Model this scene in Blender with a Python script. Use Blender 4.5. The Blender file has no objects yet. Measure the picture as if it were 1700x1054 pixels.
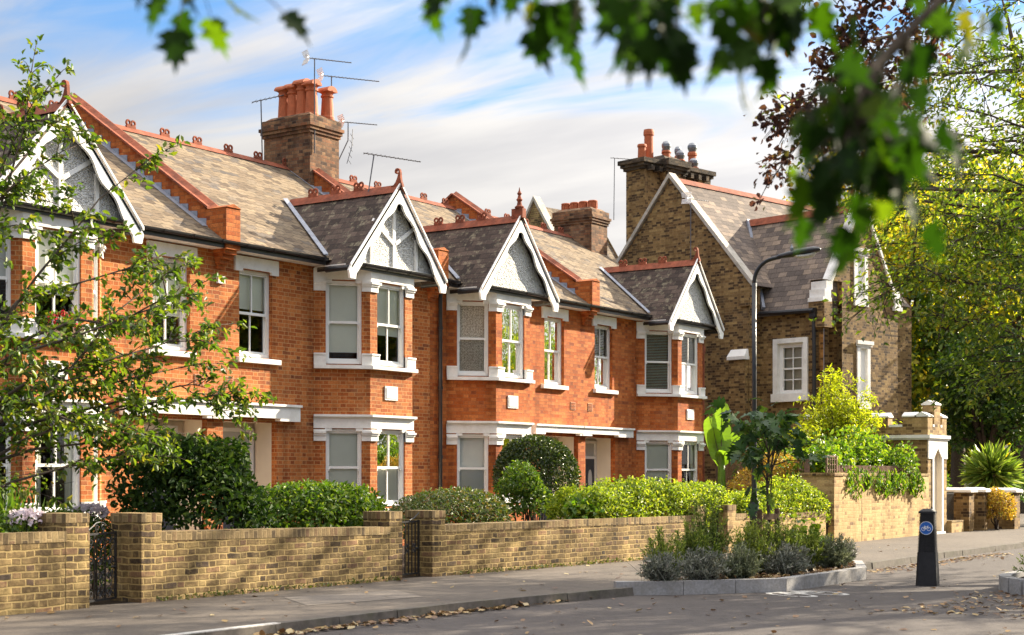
import bpy, bmesh, math, random
import numpy as np
from mathutils import Vector, Matrix
R = math.radians
C = bpy.context.scene.collection
rs = np.random.RandomState(7)
random.seed(7)

# ------------------------------------------------------------------ camera frame (used to turn measured sight lines into places)
F, CX, HY, TH = 2550.0, 850.0, 790.0, R(34.3)
CA, SA = math.cos(TH), math.sin(TH)
CAM = np.array((0.0, -20.2, 1.42))
def ray(px, py):
    l = (px-CX)/F
    return np.array((SA*l+CA, -CA*l+SA, (HY-py)/F))
def at_depth(px, py, d): return CAM + ray(px, py)*d
def at_y(px, py, y):
    r = ray(px, py); return CAM + r*((y-CAM[1])/r[1])
def at_z(px, py, z):
    r = ray(px, py); return CAM + r*((z-CAM[2])/r[2])

# ------------------------------------------------------------------ object helpers
def empty(name, loc=(0, 0, 0), rz=0.0):
    o = bpy.data.objects.new(name, None); C.objects.link(o)
    o.location = tuple(float(v) for v in loc); o.rotation_euler = (0, 0, rz); o.empty_display_size = 0.3
    return o
def tag(o, label=None, cat=None, group=None, kind=None):
    if label: o['label'] = label
    if cat: o['category'] = cat
    if group: o['group'] = group
    if kind: o['kind'] = kind
    return o
def thing(name, label, cat, loc=(0, 0, 0), rz=0.0, group=None):
    return tag(empty(name, loc, rz), label, cat, group)
def link(name, me, mat, parent=None, loc=None):
    o = bpy.data.objects.new(name, me); C.objects.link(o)
    if mat is not None and not me.materials: me.materials.append(mat)
    if parent is not None: o.parent = parent
    if loc is not None: o.location = tuple(float(v) for v in loc)
    return o
def copy_thing(o, parent=None):
    c = o.copy(); C.objects.link(c)
    if parent is not None: c.parent = parent
    for ch in o.children: copy_thing(ch, c)
    return c

class MB:
    """collects simple solids, then links them as one mesh with metric box UVs"""
    def __init__(s, mirror=False, off=(0, 0, 0)):
        s.v, s.f, s.m, s.off = [], [], mirror, off
    def pt(s, p):
        x, y, z = p; x += s.off[0]; y += s.off[1]; z += s.off[2]
        s.v.append((-x if s.m else x, y, z)); return len(s.v)-1
    def poly(s, pts): s.f.append([s.pt(p) for p in pts])
    def hexa(s, p):
        i = [s.pt(q) for q in p]
        for a in ((0, 1, 2, 3), (4, 7, 6, 5), (0, 4, 5, 1), (1, 5, 6, 2), (2, 6, 7, 3), (3, 7, 4, 0)):
            s.f.append([i[k] for k in a])
    def box(s, x0, x1, y0, y1, z0, z1):
        s.hexa([(x0, y0, z0), (x1, y0, z0), (x1, y1, z0), (x0, y1, z0), (x0, y0, z1), (x1, y0, z1), (x1, y1, z1), (x0, y1, z1)])
    def fbox(s, o, t, n, u0, u1, d0, d1, z0, z1):
        q = lambda u, d, z: (o[0]+t[0]*u+n[0]*d, o[1]+t[1]*u+n[1]*d, z)
        s.hexa([q(u0, d0, z0), q(u1, d0, z0), q(u1, d1, z0), q(u0, d1, z0), q(u0, d0, z1), q(u1, d0, z1), q(u1, d1, z1), q(u0, d1, z1)])
    def prism(s, pts, vec):
        a = [s.pt(p) for p in pts]; b = [s.pt((p[0]+vec[0], p[1]+vec[1], p[2]+vec[2])) for p in pts]
        s.f.append(a[:]); s.f.append(b[::-1]); n = len(a)
        for i in range(n): s.f.append([a[i], b[i], b[(i+1) % n], a[(i+1) % n]])
    def tube(s, path, rad, n=6, cap=True):
        path = [Vector(p) for p in path]; k = len(path)
        if not hasattr(rad, '__len__'): rad = [rad]*k
        rings = []; up = None
        for i, p in enumerate(path):
            t = (path[min(i+1, k-1)]-path[max(i-1, 0)]); t = t.normalized() if t.length > 1e-9 else Vector((0, 0, 1))
            if up is None: up = Vector((0, 0, 1)) if abs(t.z) < .9 else Vector((1, 0, 0))
            a = t.cross(up)
            if a.length < 1e-6: a = t.orthogonal()
            a.normalize(); b = a.cross(t).normalized(); up = b
            rings.append([s.pt(p+(a*math.cos(2*math.pi*j/n)+b*math.sin(2*math.pi*j/n))*rad[i]) for j in range(n)])
        for i in range(k-1):
            for j in range(n): s.f.append([rings[i][j], rings[i][(j+1) % n], rings[i+1][(j+1) % n], rings[i+1][j]])
        if cap: s.f.append(rings[0][::-1]); s.f.append(rings[-1])
    def ring(s, c, ax, ay, r, tr, n=14, m=6):
        c = Vector(c); ax = Vector(ax); ay = Vector(ay)
        pts = [c+ax*r*math.cos(2*math.pi*i/n)+ay*r*math.sin(2*math.pi*i/n) for i in range(n)]
        nz = ax.cross(ay).normalized(); rings = []
        for p in pts:
            d = (p-c).normalized()
            rings.append([s.pt(p+(d*math.cos(2*math.pi*j/m)+nz*math.sin(2*math.pi*j/m))*tr) for j in range(m)])
        for i in range(n):
            for j in range(m): s.f.append([rings[i][j], rings[i][(j+1) % m], rings[(i+1) % n][(j+1) % m], rings[(i+1) % n][j]])
    def lathe(s, cx, cy, prof, n=16):
        rings = [[s.pt((cx+r*math.cos(2*math.pi*j/n), cy+r*math.sin(2*math.pi*j/n), z)) for j in range(n)] for r, z in prof]
        for i in range(len(rings)-1):
            for j in range(n): s.f.append([rings[i][j], rings[i][(j+1) % n], rings[i+1][(j+1) % n], rings[i+1][j]])
        s.f.append(rings[0][::-1]); s.f.append(rings[-1])
    def ribbon(s, path, out, inn, z0, z1):
        """solid band following a plan polyline, from -inn to +out of it (out = right-hand side of travel)"""
        def offs(d):
            res = []; n = len(path)
            for i in range(n):
                ds = []
                if i > 0: ds.append(np.subtract(path[i], path[i-1]))
                if i < n-1: ds.append(np.subtract(path[i+1], path[i]))
                ns = [np.array((q[1], -q[0]))/np.hypot(*q) for q in ds]
                m = sum(ns); m = m/np.hypot(*m); k = d/max(.3, float(np.dot(m, ns[0])))
                res.append((path[i][0]+m[0]*k, path[i][1]+m[1]*k))
            return res
        a, b = offs(out), offs(-inn)
        for i in range(len(path)-1):
            s.hexa([(*a[i], z0), (*a[i+1], z0), (*b[i+1], z0), (*b[i], z0), (*a[i], z1), (*a[i+1], z1), (*b[i+1], z1), (*b[i], z1)])
    def wall(s, o, t, n, L, z0, z1, holes=(), depth=.12, u0=0.0):
        """sheet wall with openings and reveals"""
        us = sorted({u0, L, *[h[0] for h in holes], *[h[1] for h in holes]}); zs = sorted({z0, z1, *[h[2] for h in holes], *[h[3] for h in holes]})
        q = lambda u, z, d=0.0: (o[0]+t[0]*u-n[0]*d, o[1]+t[1]*u-n[1]*d, z)
        for i in range(len(us)-1):
            for j in range(len(zs)-1):
                uc, zc = (us[i]+us[i+1])/2, (zs[j]+zs[j+1])/2
                if any(h[0] < uc < h[1] and h[2] < zc < h[3] for h in holes): continue
                s.poly([q(us[i], zs[j]), q(us[i+1], zs[j]), q(us[i+1], zs[j+1]), q(us[i], zs[j+1])])
        for h in holes:
            a, b, c, d = h[:4]
            s.poly([q(a, c), q(a, d), q(a, d, depth), q(a, c, depth)]); s.poly([q(b, c), q(b, d), q(b, d, depth), q(b, c, depth)])
            s.poly([q(a, d), q(b, d), q(b, d, depth), q(a, d, depth)]); s.poly([q(a, c), q(b, c), q(b, c, depth), q(a, c, depth)])
    def build(s, name, mat, parent=None, smooth=False, swap=False, recalc=True, loc=None):
        me = bpy.data.meshes.new(name); me.from_pydata(s.v, [], s.f)
        if recalc:
            bm = bmesh.new(); bm.from_mesh(me); bmesh.ops.recalc_face_normals(bm, faces=bm.faces[:]); bm.to_mesh(me); bm.free()
        box_uv(me, swap)
        if smooth:
            me.polygons.foreach_set('use_smooth', [True]*len(me.polygons))
        o = link(name, me, mat, parent, loc)
        return o
def box_uv(me, swap=False):
    nl = len(me.loops)
    if not nl: return
    lv = np.empty(nl, dtype=np.int32); me.loops.foreach_get('vertex_index', lv)
    co = np.empty(len(me.vertices)*3); me.vertices.foreach_get('co', co); co = co.reshape(-1, 3)
    npoly = len(me.polygons); nm = np.empty(npoly*3); me.polygons.foreach_get('normal', nm); nm = nm.reshape(-1, 3)
    tot = np.empty(npoly, dtype=np.int32); me.polygons.foreach_get('loop_total', tot)
    t = np.stack([-nm[:, 1], nm[:, 0], np.zeros(npoly)], 1); ln = np.linalg.norm(t, axis=1)
    flat = ln < .12
    t[flat] = (1, 0, 0); t[~flat] /= ln[~flat, None]
    sgn = np.where(np.abs(t[:, 0]) > np.abs(t[:, 1]), np.sign(t[:, 0]), np.sign(t[:, 1])); t *= np.where(sgn == 0, 1, sgn)[:, None]
    b = np.cross(nm, t); sb = np.where(flat, np.sign(b[:, 1]), np.sign(b[:, 2])); b *= np.where(sb == 0, 1, sb)[:, None]
    pi = np.repeat(np.arange(npoly), tot); p = co[lv]
    uv = np.stack([(p*t[pi]).sum(1), (p*b[pi]).sum(1)], 1)
    if swap: uv = uv[:, ::-1]
    l = me.uv_layers.new(name='UVMap'); l.data.foreach_set('uv', uv.astype(np.float32).ravel())

# ------------------------------------------------------------------ materials
class NT:
    def __init__(s, name):
        s.mat = bpy.data.materials.new(name); s.mat.use_nodes = True
        s.t = s.mat.node_tree; s.b = s.t.nodes['Principled BSDF']; s.out = s.t.nodes['Material Output']
    def n(s, typ, **k):
        nd = s.t.nodes.new(typ)
        for a, v in k.items():
            if a.startswith('i_'):
                key = a[2:]; key = int(key) if key.isdigit() else key.replace('_', ' ')
                s.inp(nd.inputs[key], v)
            else: setattr(nd, a, v)
        return nd
    def inp(s, sock, v):
        if isinstance(v, bpy.types.NodeSocket): s.t.links.new(v, sock)
        elif isinstance(v, bpy.types.Node): s.t.links.new(v.outputs[0], sock)
        else: sock.default_value = v
    def m(s, op, a, b=None, c=None, clamp=False):
        nd = s.t.nodes.new('ShaderNodeMath'); nd.operation = op; nd.use_clamp = clamp
        s.inp(nd.inputs[0], a)
        if b is not None: s.inp(nd.inputs[1], b)
        if c is not None: s.inp(nd.inputs[2], c)
        return nd.outputs[0]
    def ramp(s, fac, stops, mode='LINEAR'):
        nd = s.t.nodes.new('ShaderNodeValToRGB'); nd.color_ramp.interpolation = mode
        e = nd.color_ramp.elements
        while len(e) < len(stops): e.new(.5)
        for q, (p, c) in zip(e, stops): q.position = p; q.color = (*c, 1) if len(c) == 3 else c
        s.inp(nd.inputs[0], fac); return nd.outputs[0]
    def mix(s, fac, a, b, blend='MIX'):
        nd = s.t.nodes.new('ShaderNodeMix'); nd.data_type = 'RGBA'; nd.blend_type = blend
        s.inp(nd.inputs[0], fac)
        for sock, v in ((nd.inputs[6], a), (nd.inputs[7], b)):
            if isinstance(v, tuple) and len(v) == 3: v = (*v, 1)
            s.inp(sock, v)
        return nd.outputs[2]
    def noise(s, scale, detail=4, rough=.55, vec=None, dim='3D'):
        nd = s.n('ShaderNodeTexNoise'); nd.inputs['Scale'].default_value = scale; nd.inputs['Detail'].default_value = detail; nd.inputs['Roughness'].default_value = rough
        s.inp(nd.inputs['Vector'], vec if vec is not None else s.obj())
        return nd.outputs[0]
    def obj(s):
        if not hasattr(s, '_o'): s._o = s.n('ShaderNodeTexCoord')
        return s._o.outputs['Object']
    def geo(s):
        if not hasattr(s, '_g'): s._g = s.n('ShaderNodeNewGeometry')
        return s._g
    def bump(s, h, strength=.3, dist=.01):
        nd = s.n('ShaderNodeBump'); nd.inputs['Strength'].default_value = strength; nd.inputs['Distance'].default_value = dist
        s.inp(nd.inputs['Height'], h); s.inp(s.b.inputs['Normal'], nd.outputs[0])
    def fin(s, col=None, rough=.7, spec=.3, metal=0.0):
        if col is not None: s.inp(s.b.inputs['Base Color'], (*col, 1) if isinstance(col, tuple) and len(col) == 3 else col)
        s.inp(s.b.inputs['Roughness'], rough); s.b.inputs['Specular IOR Level'].default_value = spec; s.b.inputs['Metallic'].default_value = metal
        return s.mat

def brick_mat(name, stops, mortar, bw=.3375, rh=.075, joint=.005, wobble=.004, stain=(.55, 1.15), stainscale=.7, mortar_vary=.25, bumpd=.006, smear=.12, blotch=.25):
    t = NT(name)
    uv = t.n('ShaderNodeUVMap').outputs[0]
    wob = t.n('ShaderNodeTexNoise'); wob.inputs['Scale'].default_value = 6; t.inp(wob.inputs['Vector'], uv)
    wv = t.n('ShaderNodeVectorMath', operation='MULTIPLY_ADD'); t.inp(wv.inputs[0], wob.outputs['Color']); wv.inputs[1].default_value = (wobble*4, wobble*4, 0); t.inp(wv.inputs[2], uv)
    sx = t.n('ShaderNodeSeparateXYZ', i_0=wv.outputs[0])
    v = t.m('DIVIDE', sx.outputs[1], rh); row = t.m('FLOOR', v); rf = t.m('FRACT', v)
    u = t.m('ADD', t.m('DIVIDE', sx.outputs[0], bw), t.m('MULTIPLY', t.m('FLOORED_MODULO', row, 2.0), .5)); col = t.m('FLOOR', u); f = t.m('FRACT', u)
    hd = t.m('GREATER_THAN', f, .6667)
    dst = t.m('MULTIPLY', t.m('MINIMUM', f, t.m('ABSOLUTE', t.m('SUBTRACT', .6667, f))), bw)
    dhd = t.m('MULTIPLY', t.m('MINIMUM', t.m('SUBTRACT', 1.0, f), t.m('ABSOLUTE', t.m('SUBTRACT', f, .6667))), bw)
    du = t.m('MINIMUM', t.m('ADD', dst, t.m('MULTIPLY', hd, 9.0)), t.m('ADD', dhd, t.m('MULTIPLY', t.m('SUBTRACT', 1.0, hd), 9.0)))
    dv = t.m('MULTIPLY', t.m('MINIMUM', rf, t.m('SUBTRACT', 1.0, rf)), rh)
    d = t.m('MINIMUM', du, dv)
    mr = t.n('ShaderNodeMapRange'); t.inp(mr.inputs[0], d); mr.inputs[1].default_value = joint*.7; mr.inputs[2].default_value = joint*1.5
    cv = t.n('ShaderNodeCombineXYZ'); t.inp(cv.inputs[0], t.m('ADD', t.m('MULTIPLY', col, 2.0), hd)); t.inp(cv.inputs[1], row)
    wn = t.n('ShaderNodeTexWhiteNoise', noise_dimensions='2D'); t.inp(wn.inputs['Vector'], cv.outputs[0])
    bc = t.ramp(wn.outputs['Value'], stops)
    fine = t.noise(38, 5, .7); big = t.noise(stainscale, 5, .6)
    bc = t.mix(1.0, bc, t.ramp(fine, [(.25, (.62, .62, .62)), (.75, (1.25, 1.25, 1.25))]), 'MULTIPLY')
    mid = t.noise(9, 5, .7)
    bc = t.mix(t.ramp(mid, [(.50, (0, 0, 0)), (.68, (smear,)*3)]), bc, mortar)
    bc = t.mix(1.0, bc, t.ramp(mid, [(.28, (1-blotch,)*3), (.5, (1.0,)*3)]), 'MULTIPLY')
    mc = t.mix(t.m('MULTIPLY', fine, mortar_vary*2), mortar, tuple(x*.55 for x in mortar))
    c = t.mix(mr.outputs[0], mc, bc)
    c = t.mix(1.0, c, t.ramp(big, [(.3, (stain[0],)*3), (.7, (stain[1],)*3)]), 'MULTIPLY')
    mpv = t.n('ShaderNodeMapping'); mpv.inputs['Scale'].default_value = (2.2, 2.2, .28); t.inp(mpv.inputs[0], t.obj()); stk = t.noise(1.0, 6, .65, mpv.outputs[0])
    c = t.mix(1.0, c, t.ramp(stk, [(.30, (.60, .57, .56)), (.50, (1.0,)*3), (.75, (1.12, 1.10, 1.08))]), 'MULTIPLY')
    eff = t.noise(1.15, 6, .72)
    c = t.mix(t.ramp(eff, [(.57, (0, 0, 0)), (.72, (.34,)*3)]), c, tuple(min(.75, x*1.1+.05) for x in mortar))
    h = t.m('ADD', t.m('MULTIPLY', mr.outputs[0], .8), t.m('MULTIPLY', fine, .5))
    t.bump(h, .55, bumpd)
    return t.fin(c, .85, .2)

def slate_mat(name, stops, w=.22, h=.16, lichen=None, point=0.0, bumpd=.012, stain=(.7, 1.15)):
    t = NT(name); uv = t.n('ShaderNodeUVMap').outputs[0]
    sx = t.n('ShaderNodeSeparateXYZ', i_0=uv)
    wob = t.n('ShaderNodeTexNoise'); wob.inputs['Scale'].default_value = 3.1; t.inp(wob.inputs['Vector'], uv)
    vy = t.m('ADD', sx.outputs[1], t.m('MULTIPLY', wob.outputs[0], .03))
    if point:   # pointed lower edges: the course line zigzags with u
        uu = t.m('FRACT', t.m('DIVIDE', sx.outputs[0], w)); tri = t.m('ABSOLUTE', t.m('SUBTRACT', uu, .5))
        vy = t.m('ADD', vy, t.m('MULTIPLY', tri, point))
    v = t.m('DIVIDE', vy, h); row = t.m('FLOOR', v); rf = t.m('FRACT', v)
    u = t.m('ADD', t.m('DIVIDE', sx.outputs[0], w), t.m('MULTIPLY', t.m('FLOORED_MODULO', row, 2.0), .5)); col = t.m('FLOOR', u); f = t.m('FRACT', u)
    cv = t.n('ShaderNodeCombineXYZ', i_0=col, i_1=row)
    wn = t.n('ShaderNodeTexWhiteNoise', noise_dimensions='2D'); t.inp(wn.inputs['Vector'], cv.outputs[0])
    c = t.ramp(wn.outputs['Value'], stops)
    fine = t.noise(20, 5, .7); big = t.noise(.9, 5, .6)
    c = t.mix(1.0, c, t.ramp(fine, [(.25, (.65,)*3), (.75, (1.2,)*3)]), 'MULTIPLY')
    c = t.mix(1.0, c, t.ramp(big, [(.3, (stain[0],)*3), (.7, (stain[1],)*3)]), 'MULTIPLY')
    if lichen:
        ln = t.noise(5.5, 6, .75); c = t.mix(t.ramp(ln, [(.53, (0, 0, 0)), (.64, (.75,)*3)]), c, lichen)
    du = t.m('MULTIPLY', t.m('MINIMUM', f, t.m('SUBTRACT', 1.0, f)), w)
    gap_shadow = t.m('LESS_THAN', t.m('MINIMUM', du, t.m('MULTIPLY', rf, h*.30)), .0055)  # dark mask: slate joints plus row shadow lines painted into the colour
    c = t.mix(t.m('MULTIPLY', gap_shadow, .62), c, (.015, .013, .012))
    tilt = t.m('MULTIPLY', wn.outputs['Value'], .35)
    hh = t.m('ADD', t.m('SUBTRACT', 1.0, rf), t.m('ADD', tilt, t.m('MULTIPLY', fine, .25)))
    t.bump(hh, .7, bumpd)
    return t.fin(c, .82, .15)

def plain(name, col, rough=.6, spec=.3, metal=0.0, vary=.18, scale=6, bump=0.0, stain=None):
    t = NT(name); nz = t.noise(scale, 6, .65)
    lo = tuple(x*(1-vary) for x in col); hi = tuple(min(1, x*(1+vary)) for x in col)
    c = t.ramp(nz, [(.3, lo), (.7, hi)])
    if stain:
        st = t.noise(2.3, 7, .75); c = t.mix(t.ramp(st, [(.47, (0, 0, 0)), (.70, (.7,)*3)]), c, stain)
    if bump: t.bump(t.noise(scale*9, 4, .7), bump, .01)
    return t.fin(c, rough, spec, metal)

def leaf_mat(name, stops, trans=.35, tcol=(1.25, 1.3, .5), rough=.45, spec=.4):
    t = NT(name)
    c = t.ramp(t.geo().outputs['Random Per Island'], stops)
    t.fin(c, rough, spec)
    tr = t.n('ShaderNodeBsdfTranslucent'); tc = t.mix(1.0, c, tcol, 'MULTIPLY'); t.inp(tr.inputs[0], tc)
    mx = t.n('ShaderNodeMixShader'); mx.inputs[0].default_value = trans
    t.t.links.new(t.b.outputs[0], mx.inputs[1]); t.t.links.new(tr.outputs[0], mx.inputs[2]); t.t.links.new(mx.outputs[0], t.out.inputs[0])
    return t.mat

M = {}
M['brick_light'] = brick_mat('red_brick_pale_joint', [(0, (.32, .08, .022)), (.5, (.48, .137, .034)), (.85, (.57, .195, .055)), (1, (.21, .06, .026))], (.58, .31, .13), joint=.0055, stain=(.72, 1.12), wobble=.003)
M['brick_red'] = brick_mat('red_brick_dark_joint', [(0, (.38, .08, .016)), (.45, (.50, .138, .032)), (.8, (.60, .19, .05)), (1, (.25, .06, .022))], (.34, .125, .045), joint=.0045, stain=(.72, 1.12), wobble=.003)
M['brick_chimney'] = brick_mat('weathered_chimney_brick', [(0, (.07, .04, .028)), (.3, (.20, .10, .052)), (.6, (.32, .185, .095)), (.85, (.27, .115, .055)), (1, (.11, .07, .047))], (.16, .12, .08), stain=(.55, 1.2), stainscale=2.0)
M['stock'] = brick_mat('yellow_stock_brick', [(0, (.075, .05, .032)), (.12, (.16, .105, .05)), (.35, (.29, .195, .085)), (.52, (.21, .135, .066)), (.72, (.40, .28, .115)), (.86, (.26, .16, .082)), (.95, (.32, .18, .10)), (1, (.12, .09, .066))], (.56, .40, .165), joint=.0075, wobble=.010, stain=(.36, 1.25), stainscale=1.7, bumpd=.016, smear=.55, blotch=.5)
M['stock_warm'] = brick_mat('warm_stock_brick', [(0, (.28, .17, .08)), (.2, (.50, .34, .15)), (.7, (.58, .41, .19)), (.94, (.50, .33, .15)), (1, (.22, .13, .07))], (.52, .37, .17), joint=.0055, wobble=.005, stain=(.75, 1.12), blotch=.45)
M['stock_brown'] = brick_mat('brown_stock_brick', [(0, (.065, .038, .020)), (.24, (.11, .066, .031)), (.36, (.21, .125, .050)), (.75, (.29, .18, .072)), (1, (.38, .25, .10))], (.28, .19, .09), joint=.005, stain=(.7, 1.12), bw=.3375)
M['stock_mid'] = brick_mat('mid_brown_stock_brick', [(0, (.10, .06, .03)), (.25, (.24, .15, .065)), (.7, (.42, .28, .12)), (1, (.50, .34, .15))], (.40, .28, .13), joint=.005, stain=(.75, 1.12))
M['brick_soot'] = brick_mat('sooty_chimney_head', [(0, (.035, .028, .022)), (.5, (.085, .062, .042)), (1, (.17, .12, .07))], (.10, .08, .055), stain=(.5, 1.2), stainscale=2.5)
M['coping_brick'] = brick_mat('brick_on_edge', [(0, (.12, .085, .05)), (.4, (.30, .21, .10)), (.8, (.42, .30, .14)), (1, (.24, .14, .08))], (.44, .32, .16), bw=.66, rh=.078, joint=.007, wobble=.006, stain=(.6, 1.1), stainscale=2)
M['slate_tan'] = slate_mat('tan_roof_slate', [(0, (.10, .072, .05)), (.3, (.18, .132, .086)), (.65, (.255, .192, .122)), (.86, (.18, .14, .10)), (1, (.10, .085, .075))], .26, .15, point=.1, stain=(.75, 1.1))  # tan slates, lighter in base colour than the gable slates
M['slate_dark'] = slate_mat('dark_roof_slate', [(0, (.038, .027, .022)), (.5, (.075, .052, .042)), (1, (.12, .085, .066))], .28, .16, lichen=(.24, .21, .14), bumpd=.03)
M['slate_lodge'] = slate_mat('lodge_roof_slate', [(0, (.115, .092, .08)), (.5, (.17, .134, .112)), (.8, (.225, .174, .138)), (1, (.31, .235, .175))], .30, .19)
M['terracotta'] = plain('terracotta', (.25, .075, .040), .8, .15, vary=.4, scale=5, bump=.25, stain=(.12, .055, .04))
M['vent'] = plain('pale_terracotta_vent', (.46, .26, .17), .8, .15, vary=.15, scale=10)
M['pot'] = plain('chimney_pot_clay', (.42, .12, .05), .7, .25, vary=.2, scale=8, bump=.15)
M['white'] = plain('white_masonry_paint', (.80, .78, .74), .6, .25, vary=.07, scale=5, bump=.10, stain=(.60, .56, .49))
M['sash'] = plain('white_gloss_paint', (.80, .79, .76), .35, .4, vary=.04, scale=4)
M['cream'] = plain('cream_porch_paint', (.72, .64, .52), .6, .3, vary=.06, scale=2)
M['black'] = plain('black_gloss_paint', (.018, .018, .02), .35, .45, vary=.4, scale=9)
M['iron'] = plain('black_wrought_iron', (.02, .02, .022), .4, .5, vary=.5, scale=25)
M['lead'] = plain('lead_flashing', (.26, .28, .33), .5, .4, vary=.25, scale=7, bump=.2)
M['stone'] = plain('pale_coping_stone', (.46, .42, .36), .8, .2, vary=.25, scale=5, bump=.25, stain=(.25, .22, .16))
M['granite'] = plain('grey_kerb_stone', (.30, .29, .285), .8, .25, vary=.25, scale=30, bump=.35, stain=(.20, .18, .15))
M['kerb_old'] = plain('weathered_kerb_stone', (.115, .10, .086), .85, .2, vary=.35, scale=9, bump=.4, stain=(.07, .07, .04))
M['bark'] = plain('tree_bark', (.085, .065, .05), .9, .15, vary=.4, scale=18, bump=.6)
M['twig'] = plain('thin_dark_twig', (.05, .035, .028), .85, .15, vary=.3, scale=20)
M['timber'] = plain('weathered_fence_timber', (.20, .13, .09), .85, .15, vary=.35, scale=12, bump=.3)
M['stake'] = plain('brown_stake_timber', (.13, .08, .05), .85, .15, vary=.35, scale=14, bump=.3)
M['soil'] = plain('garden_soil', (.045, .032, .022), .95, .1, vary=.5, scale=12, bump=.8)
M['zinc'] = plain('galvanised_cowl', (.20, .21, .23), .4, .5, metal=.6, vary=.3, scale=10)
M['alu'] = plain('dull_aluminium_aerial', (.10, .10, .11), .5, .5, metal=.3, vary=.2, scale=10)
M['plastic_white'] = plain('white_plastic', (.75, .75, .75), .5, .4, vary=.03)
M['blind'] = plain('cream_roller_blind', (.84, .81, .69), .8, .15, vary=.04, scale=2)
M['blind_grey'] = plain('grey_roller_blind', (.50, .50, .47), .8, .15, vary=.05, scale=2)
M['slat'] = plain('pale_venetian_slat', (.50, .46, .36), .6, .3, vary=.06, scale=3)
M['dark_room'] = plain('dark_room_lining', (.05, .045, .04), .9, .1)
M['door_dark'] = plain('slate_blue_door_paint', (.04, .05, .07), .4, .4)
M['bollard'] = plain('black_rubber_bollard', (.013, .012, .013), .55, .4, vary=.4, scale=12, bump=.1)
M['blue'] = plain('blue_sign_face', (.015, .11, .42), .4, .4, vary=.05)
M['lampglass'] = plain('lamp_lens', (.55, .55, .5), .25, .5, vary=.05)
M['asphalt_white'] = plain('worn_white_road_paint', (.40, .385, .36), .8, .2, vary=.35, scale=20)

# pebbledash
t = NT('pebbledash_render'); vz = t.n('ShaderNodeTexVoronoi'); vz.inputs['Scale'].default_value = 34; t.inp(vz.inputs['Vector'], t.obj())
n1 = t.noise(16, 4, .7)
c = t.ramp(n1, [(.36, (.46, .45, .42)), (.50, (.80, .79, .76))]); t.bump(t.m('ADD', vz.outputs['Distance'], n1), 1.0, .05); M['pebble'] = t.fin(c, .9, .15)
# lace curtain
t = NT('patterned_lace_curtain'); uv = t.n('ShaderNodeUVMap').outputs[0]; vz = t.n('ShaderNodeTexVoronoi'); vz.inputs['Scale'].default_value = 16; vz.inputs['Randomness'].default_value = .25; t.inp(vz.inputs['Vector'], uv)
vz2 = t.n('ShaderNodeTexVoronoi'); vz2.inputs['Scale'].default_value = 55; t.inp(vz2.inputs['Vector'], uv)
c = t.mix(t.m('GREATER_THAN', vz2.outputs['Distance'], .45), (.70, .61, .50), (.40, .33, .27))
c = t.mix(t.m('GREATER_THAN', vz.outputs['Distance'], .62), c, (.22, .18, .15)); M['lace'] = t.fin(c, .9, .1)
# glass: clear at right angles, mirror-like at glancing ones
t = NT('window_glass'); t.t.nodes.remove(t.b)
tr = t.n('ShaderNodeBsdfTransparent'); tr.inputs[0].default_value = (.96, .98, .97, 1); gl = t.n('ShaderNodeBsdfGlossy'); gl.inputs['Roughness'].default_value = .02
wz = t.noise(2.2, 2, .5); bp = t.n('ShaderNodeBump'); bp.inputs['Strength'].default_value = .25; bp.inputs['Distance'].default_value = .02; t.inp(bp.inputs['Height'], wz); t.inp(gl.inputs['Normal'], bp.outputs[0])
fr = t.n('ShaderNodeFresnel'); fr.inputs[0].default_value = 1.38; mx = t.n('ShaderNodeMixShader'); t.inp(mx.inputs[0], fr.outputs[0])
t.t.links.new(tr.outputs[0], mx.inputs[1]); t.t.links.new(gl.outputs[0], mx.inputs[2]); t.t.links.new(mx.outputs[0], t.out.inputs[0]); M['glass'] = t.mat
# asphalt
def asphalt(name, base, hi, patch):
    t = NT(name); a = t.noise(85, 3, .8); b = t.noise(.45, 6, .65); g = t.noise(7, 5, .7)
    c = t.ramp(a, [(.3, base), (.55, tuple((x+y)/2 for x, y in zip(base, hi))), (.8, hi)])
    c = t.mix(t.ramp(b, [(.42, (0, 0, 0)), (.62, (.75,)*3)]), c, patch)
    c = t.mix(1.0, c, t.ramp(g, [(.3, (.78,)*3), (.7, (1.18,)*3)]), 'MULTIPLY')
    t.bump(a, .5, .012); return t.fin(c, .85, .25)
M['road'] = asphalt('road_asphalt', (.046, .039, .036), (.125, .106, .096), (.085, .073, .067))
M['pave'] = asphalt('pavement_asphalt', (.058, .048, .040), (.155, .130, .107), (.135, .112, .091))
M['slab'] = asphalt('concrete_patch', (.12, .10, .085), (.22, .19, .16), (.17, .145, .12))
t = NT('ground_earth'); c = t.ramp(t.noise(.8, 6, .7), [(.35, (.045, .05, .02)), (.65, (.09, .085, .04))]); M['ground'] = t.fin(c, .95, .1)

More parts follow.
